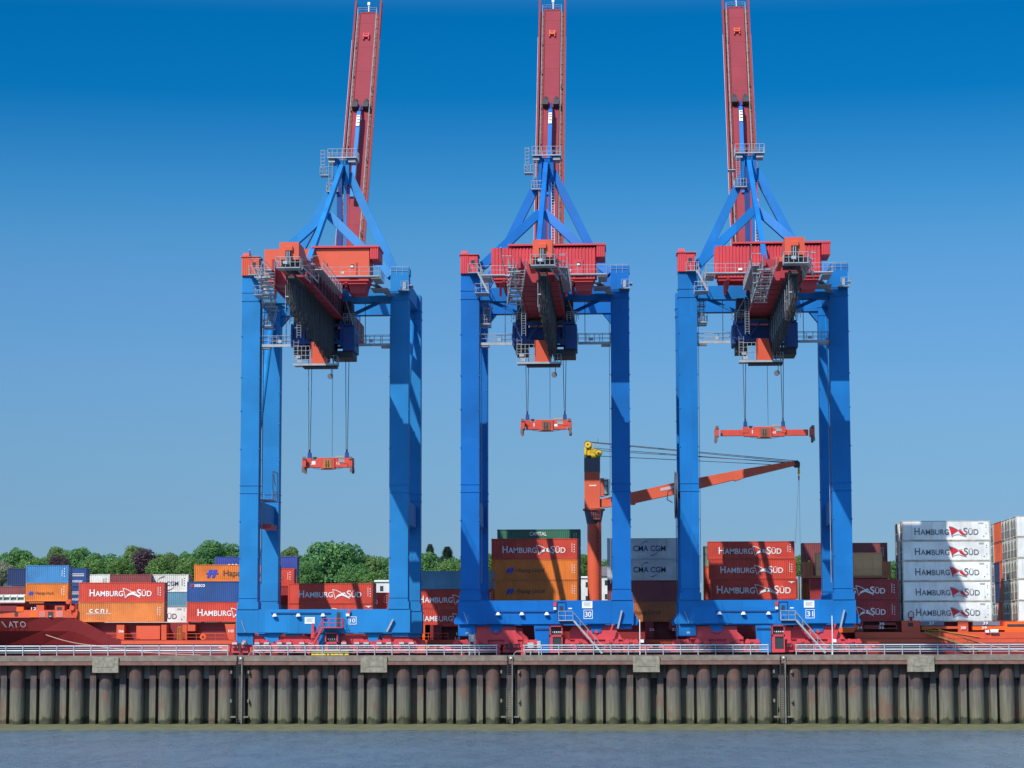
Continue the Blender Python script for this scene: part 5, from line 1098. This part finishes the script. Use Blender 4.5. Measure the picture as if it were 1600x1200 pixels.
mb.box(KX(913.5),KX(917),-.7,-.5,KZ(716.4),KZ(700)); mb.rail([(KX(922),-.6,KZ(708)),(KX(928),-.6,KZ(708))],1.3,.25,.04); mb.tube((KX(935),.2,KZ(704)),(KX(935),.2,KZ(685)),.04,5); sh = mb.build('sheave_frame', YEL, k)
for px,py,r in ((919,695,.5),(935.5,708.5,.52)):
    mb = MB(); mb.tube((KX(px),-.75,KZ(py)),(KX(px),-.55,KZ(py)),r,18); mb.build('sheave', YEL, sh); mb = MB(); mb.tube((KX(px),-.79,KZ(py)),(KX(px),-.75,KZ(py)),.12,10)
    for a in range(24):
        a0=a*math.pi/12; a1=a0+math.pi/12; mb.bar((KX(px)+math.cos(a0)*r,-.77,KZ(py)+math.sin(a0)*r),(KX(px)+math.cos(a1)*r,-.77,KZ(py)+math.sin(a1)*r),.04,.05)
    mb.build('sheave_rim', DARK, sh)
MB().box(KX(917.5),KX(924),-.56,-.5,KZ(716),KZ(711.5)).build('opening', DARK, sh)
def J(px,py,dy=0): return (KX(px),dy,KZ(py))
mb = MB(); mb.prism([(KX(933),KZ(792)),(KX(933),KZ(781)),(KX(957),KZ(776.5)),(KX(1070),KZ(752)),(KX(1170),KZ(733.5)),(KX(1240),KZ(722.5)),(KX(1244),KZ(729)),(KX(1180),KZ(744)),(KX(1165),KZ(747.5)),(KX(1150),KZ(753)),(KX(1146),KZ(751.5)),(KX(1060),KZ(772)),(KX(994),KZ(786)),(KX(992),KZ(789)),(KX(986),KZ(789)),(KX(985),KZ(786.5)),(KX(948),KZ(793))],-.75,.75)
jb = mb.build('jib', KM, k)
MB().prism([(KX(1032),KZ(768.5)),(KX(1053.5),KZ(764)),(KX(1053.5),KZ(759.5)),(KX(1032),KZ(764))],-.79,-.755).build('sign_plate', mat('plate_grey',(.5,.42,.42),.6), jb)
mb = MB(); mb.tube(J(1245.5,727,-.6),J(1245.5,727,.6),.5,16); mb.prism([(KX(1240),KZ(723)),(KX(1247),KZ(721)),(KX(1251),KZ(728)),(KX(1250),KZ(734)),(KX(1246),KZ(731))],-.5,.5); mb.build('jib_head_sheave', DARK, jb)
hk = MB().prism([(KX(1247.5),KZ(734)),(KX(1250.5),KZ(734)),(KX(1251),KZ(741)),(KX(1249),KZ(745)),(KX(1247.2),KZ(741))],-.2,.2).build('hook_block', YEL, k)
mb = MB(); mb.tube(J(1249,745),J(1249,748),.12,6); mb.box(KX(1248),KX(1250),-.12,.12,KZ(752),KZ(748)); mb.build('hook', RED, hk)
mb = MB()
for a,b_ in (((921,690.5),(1244,722)),((925,692),(1244,724)),((928,700.5),(1240,726)),((938,704.5),(1243,725)),((938,713),(1205,727.5))): mb.tube(J(*a,-.3),J(*b_,-.3),.05,5)
mb.tube(J(1248.5,752),J(1242,850),.018,4); mb.tube(J(1249.5,752),J(1249.5,850),.018,4); mb.build('luffing_rope', CABLE, k)
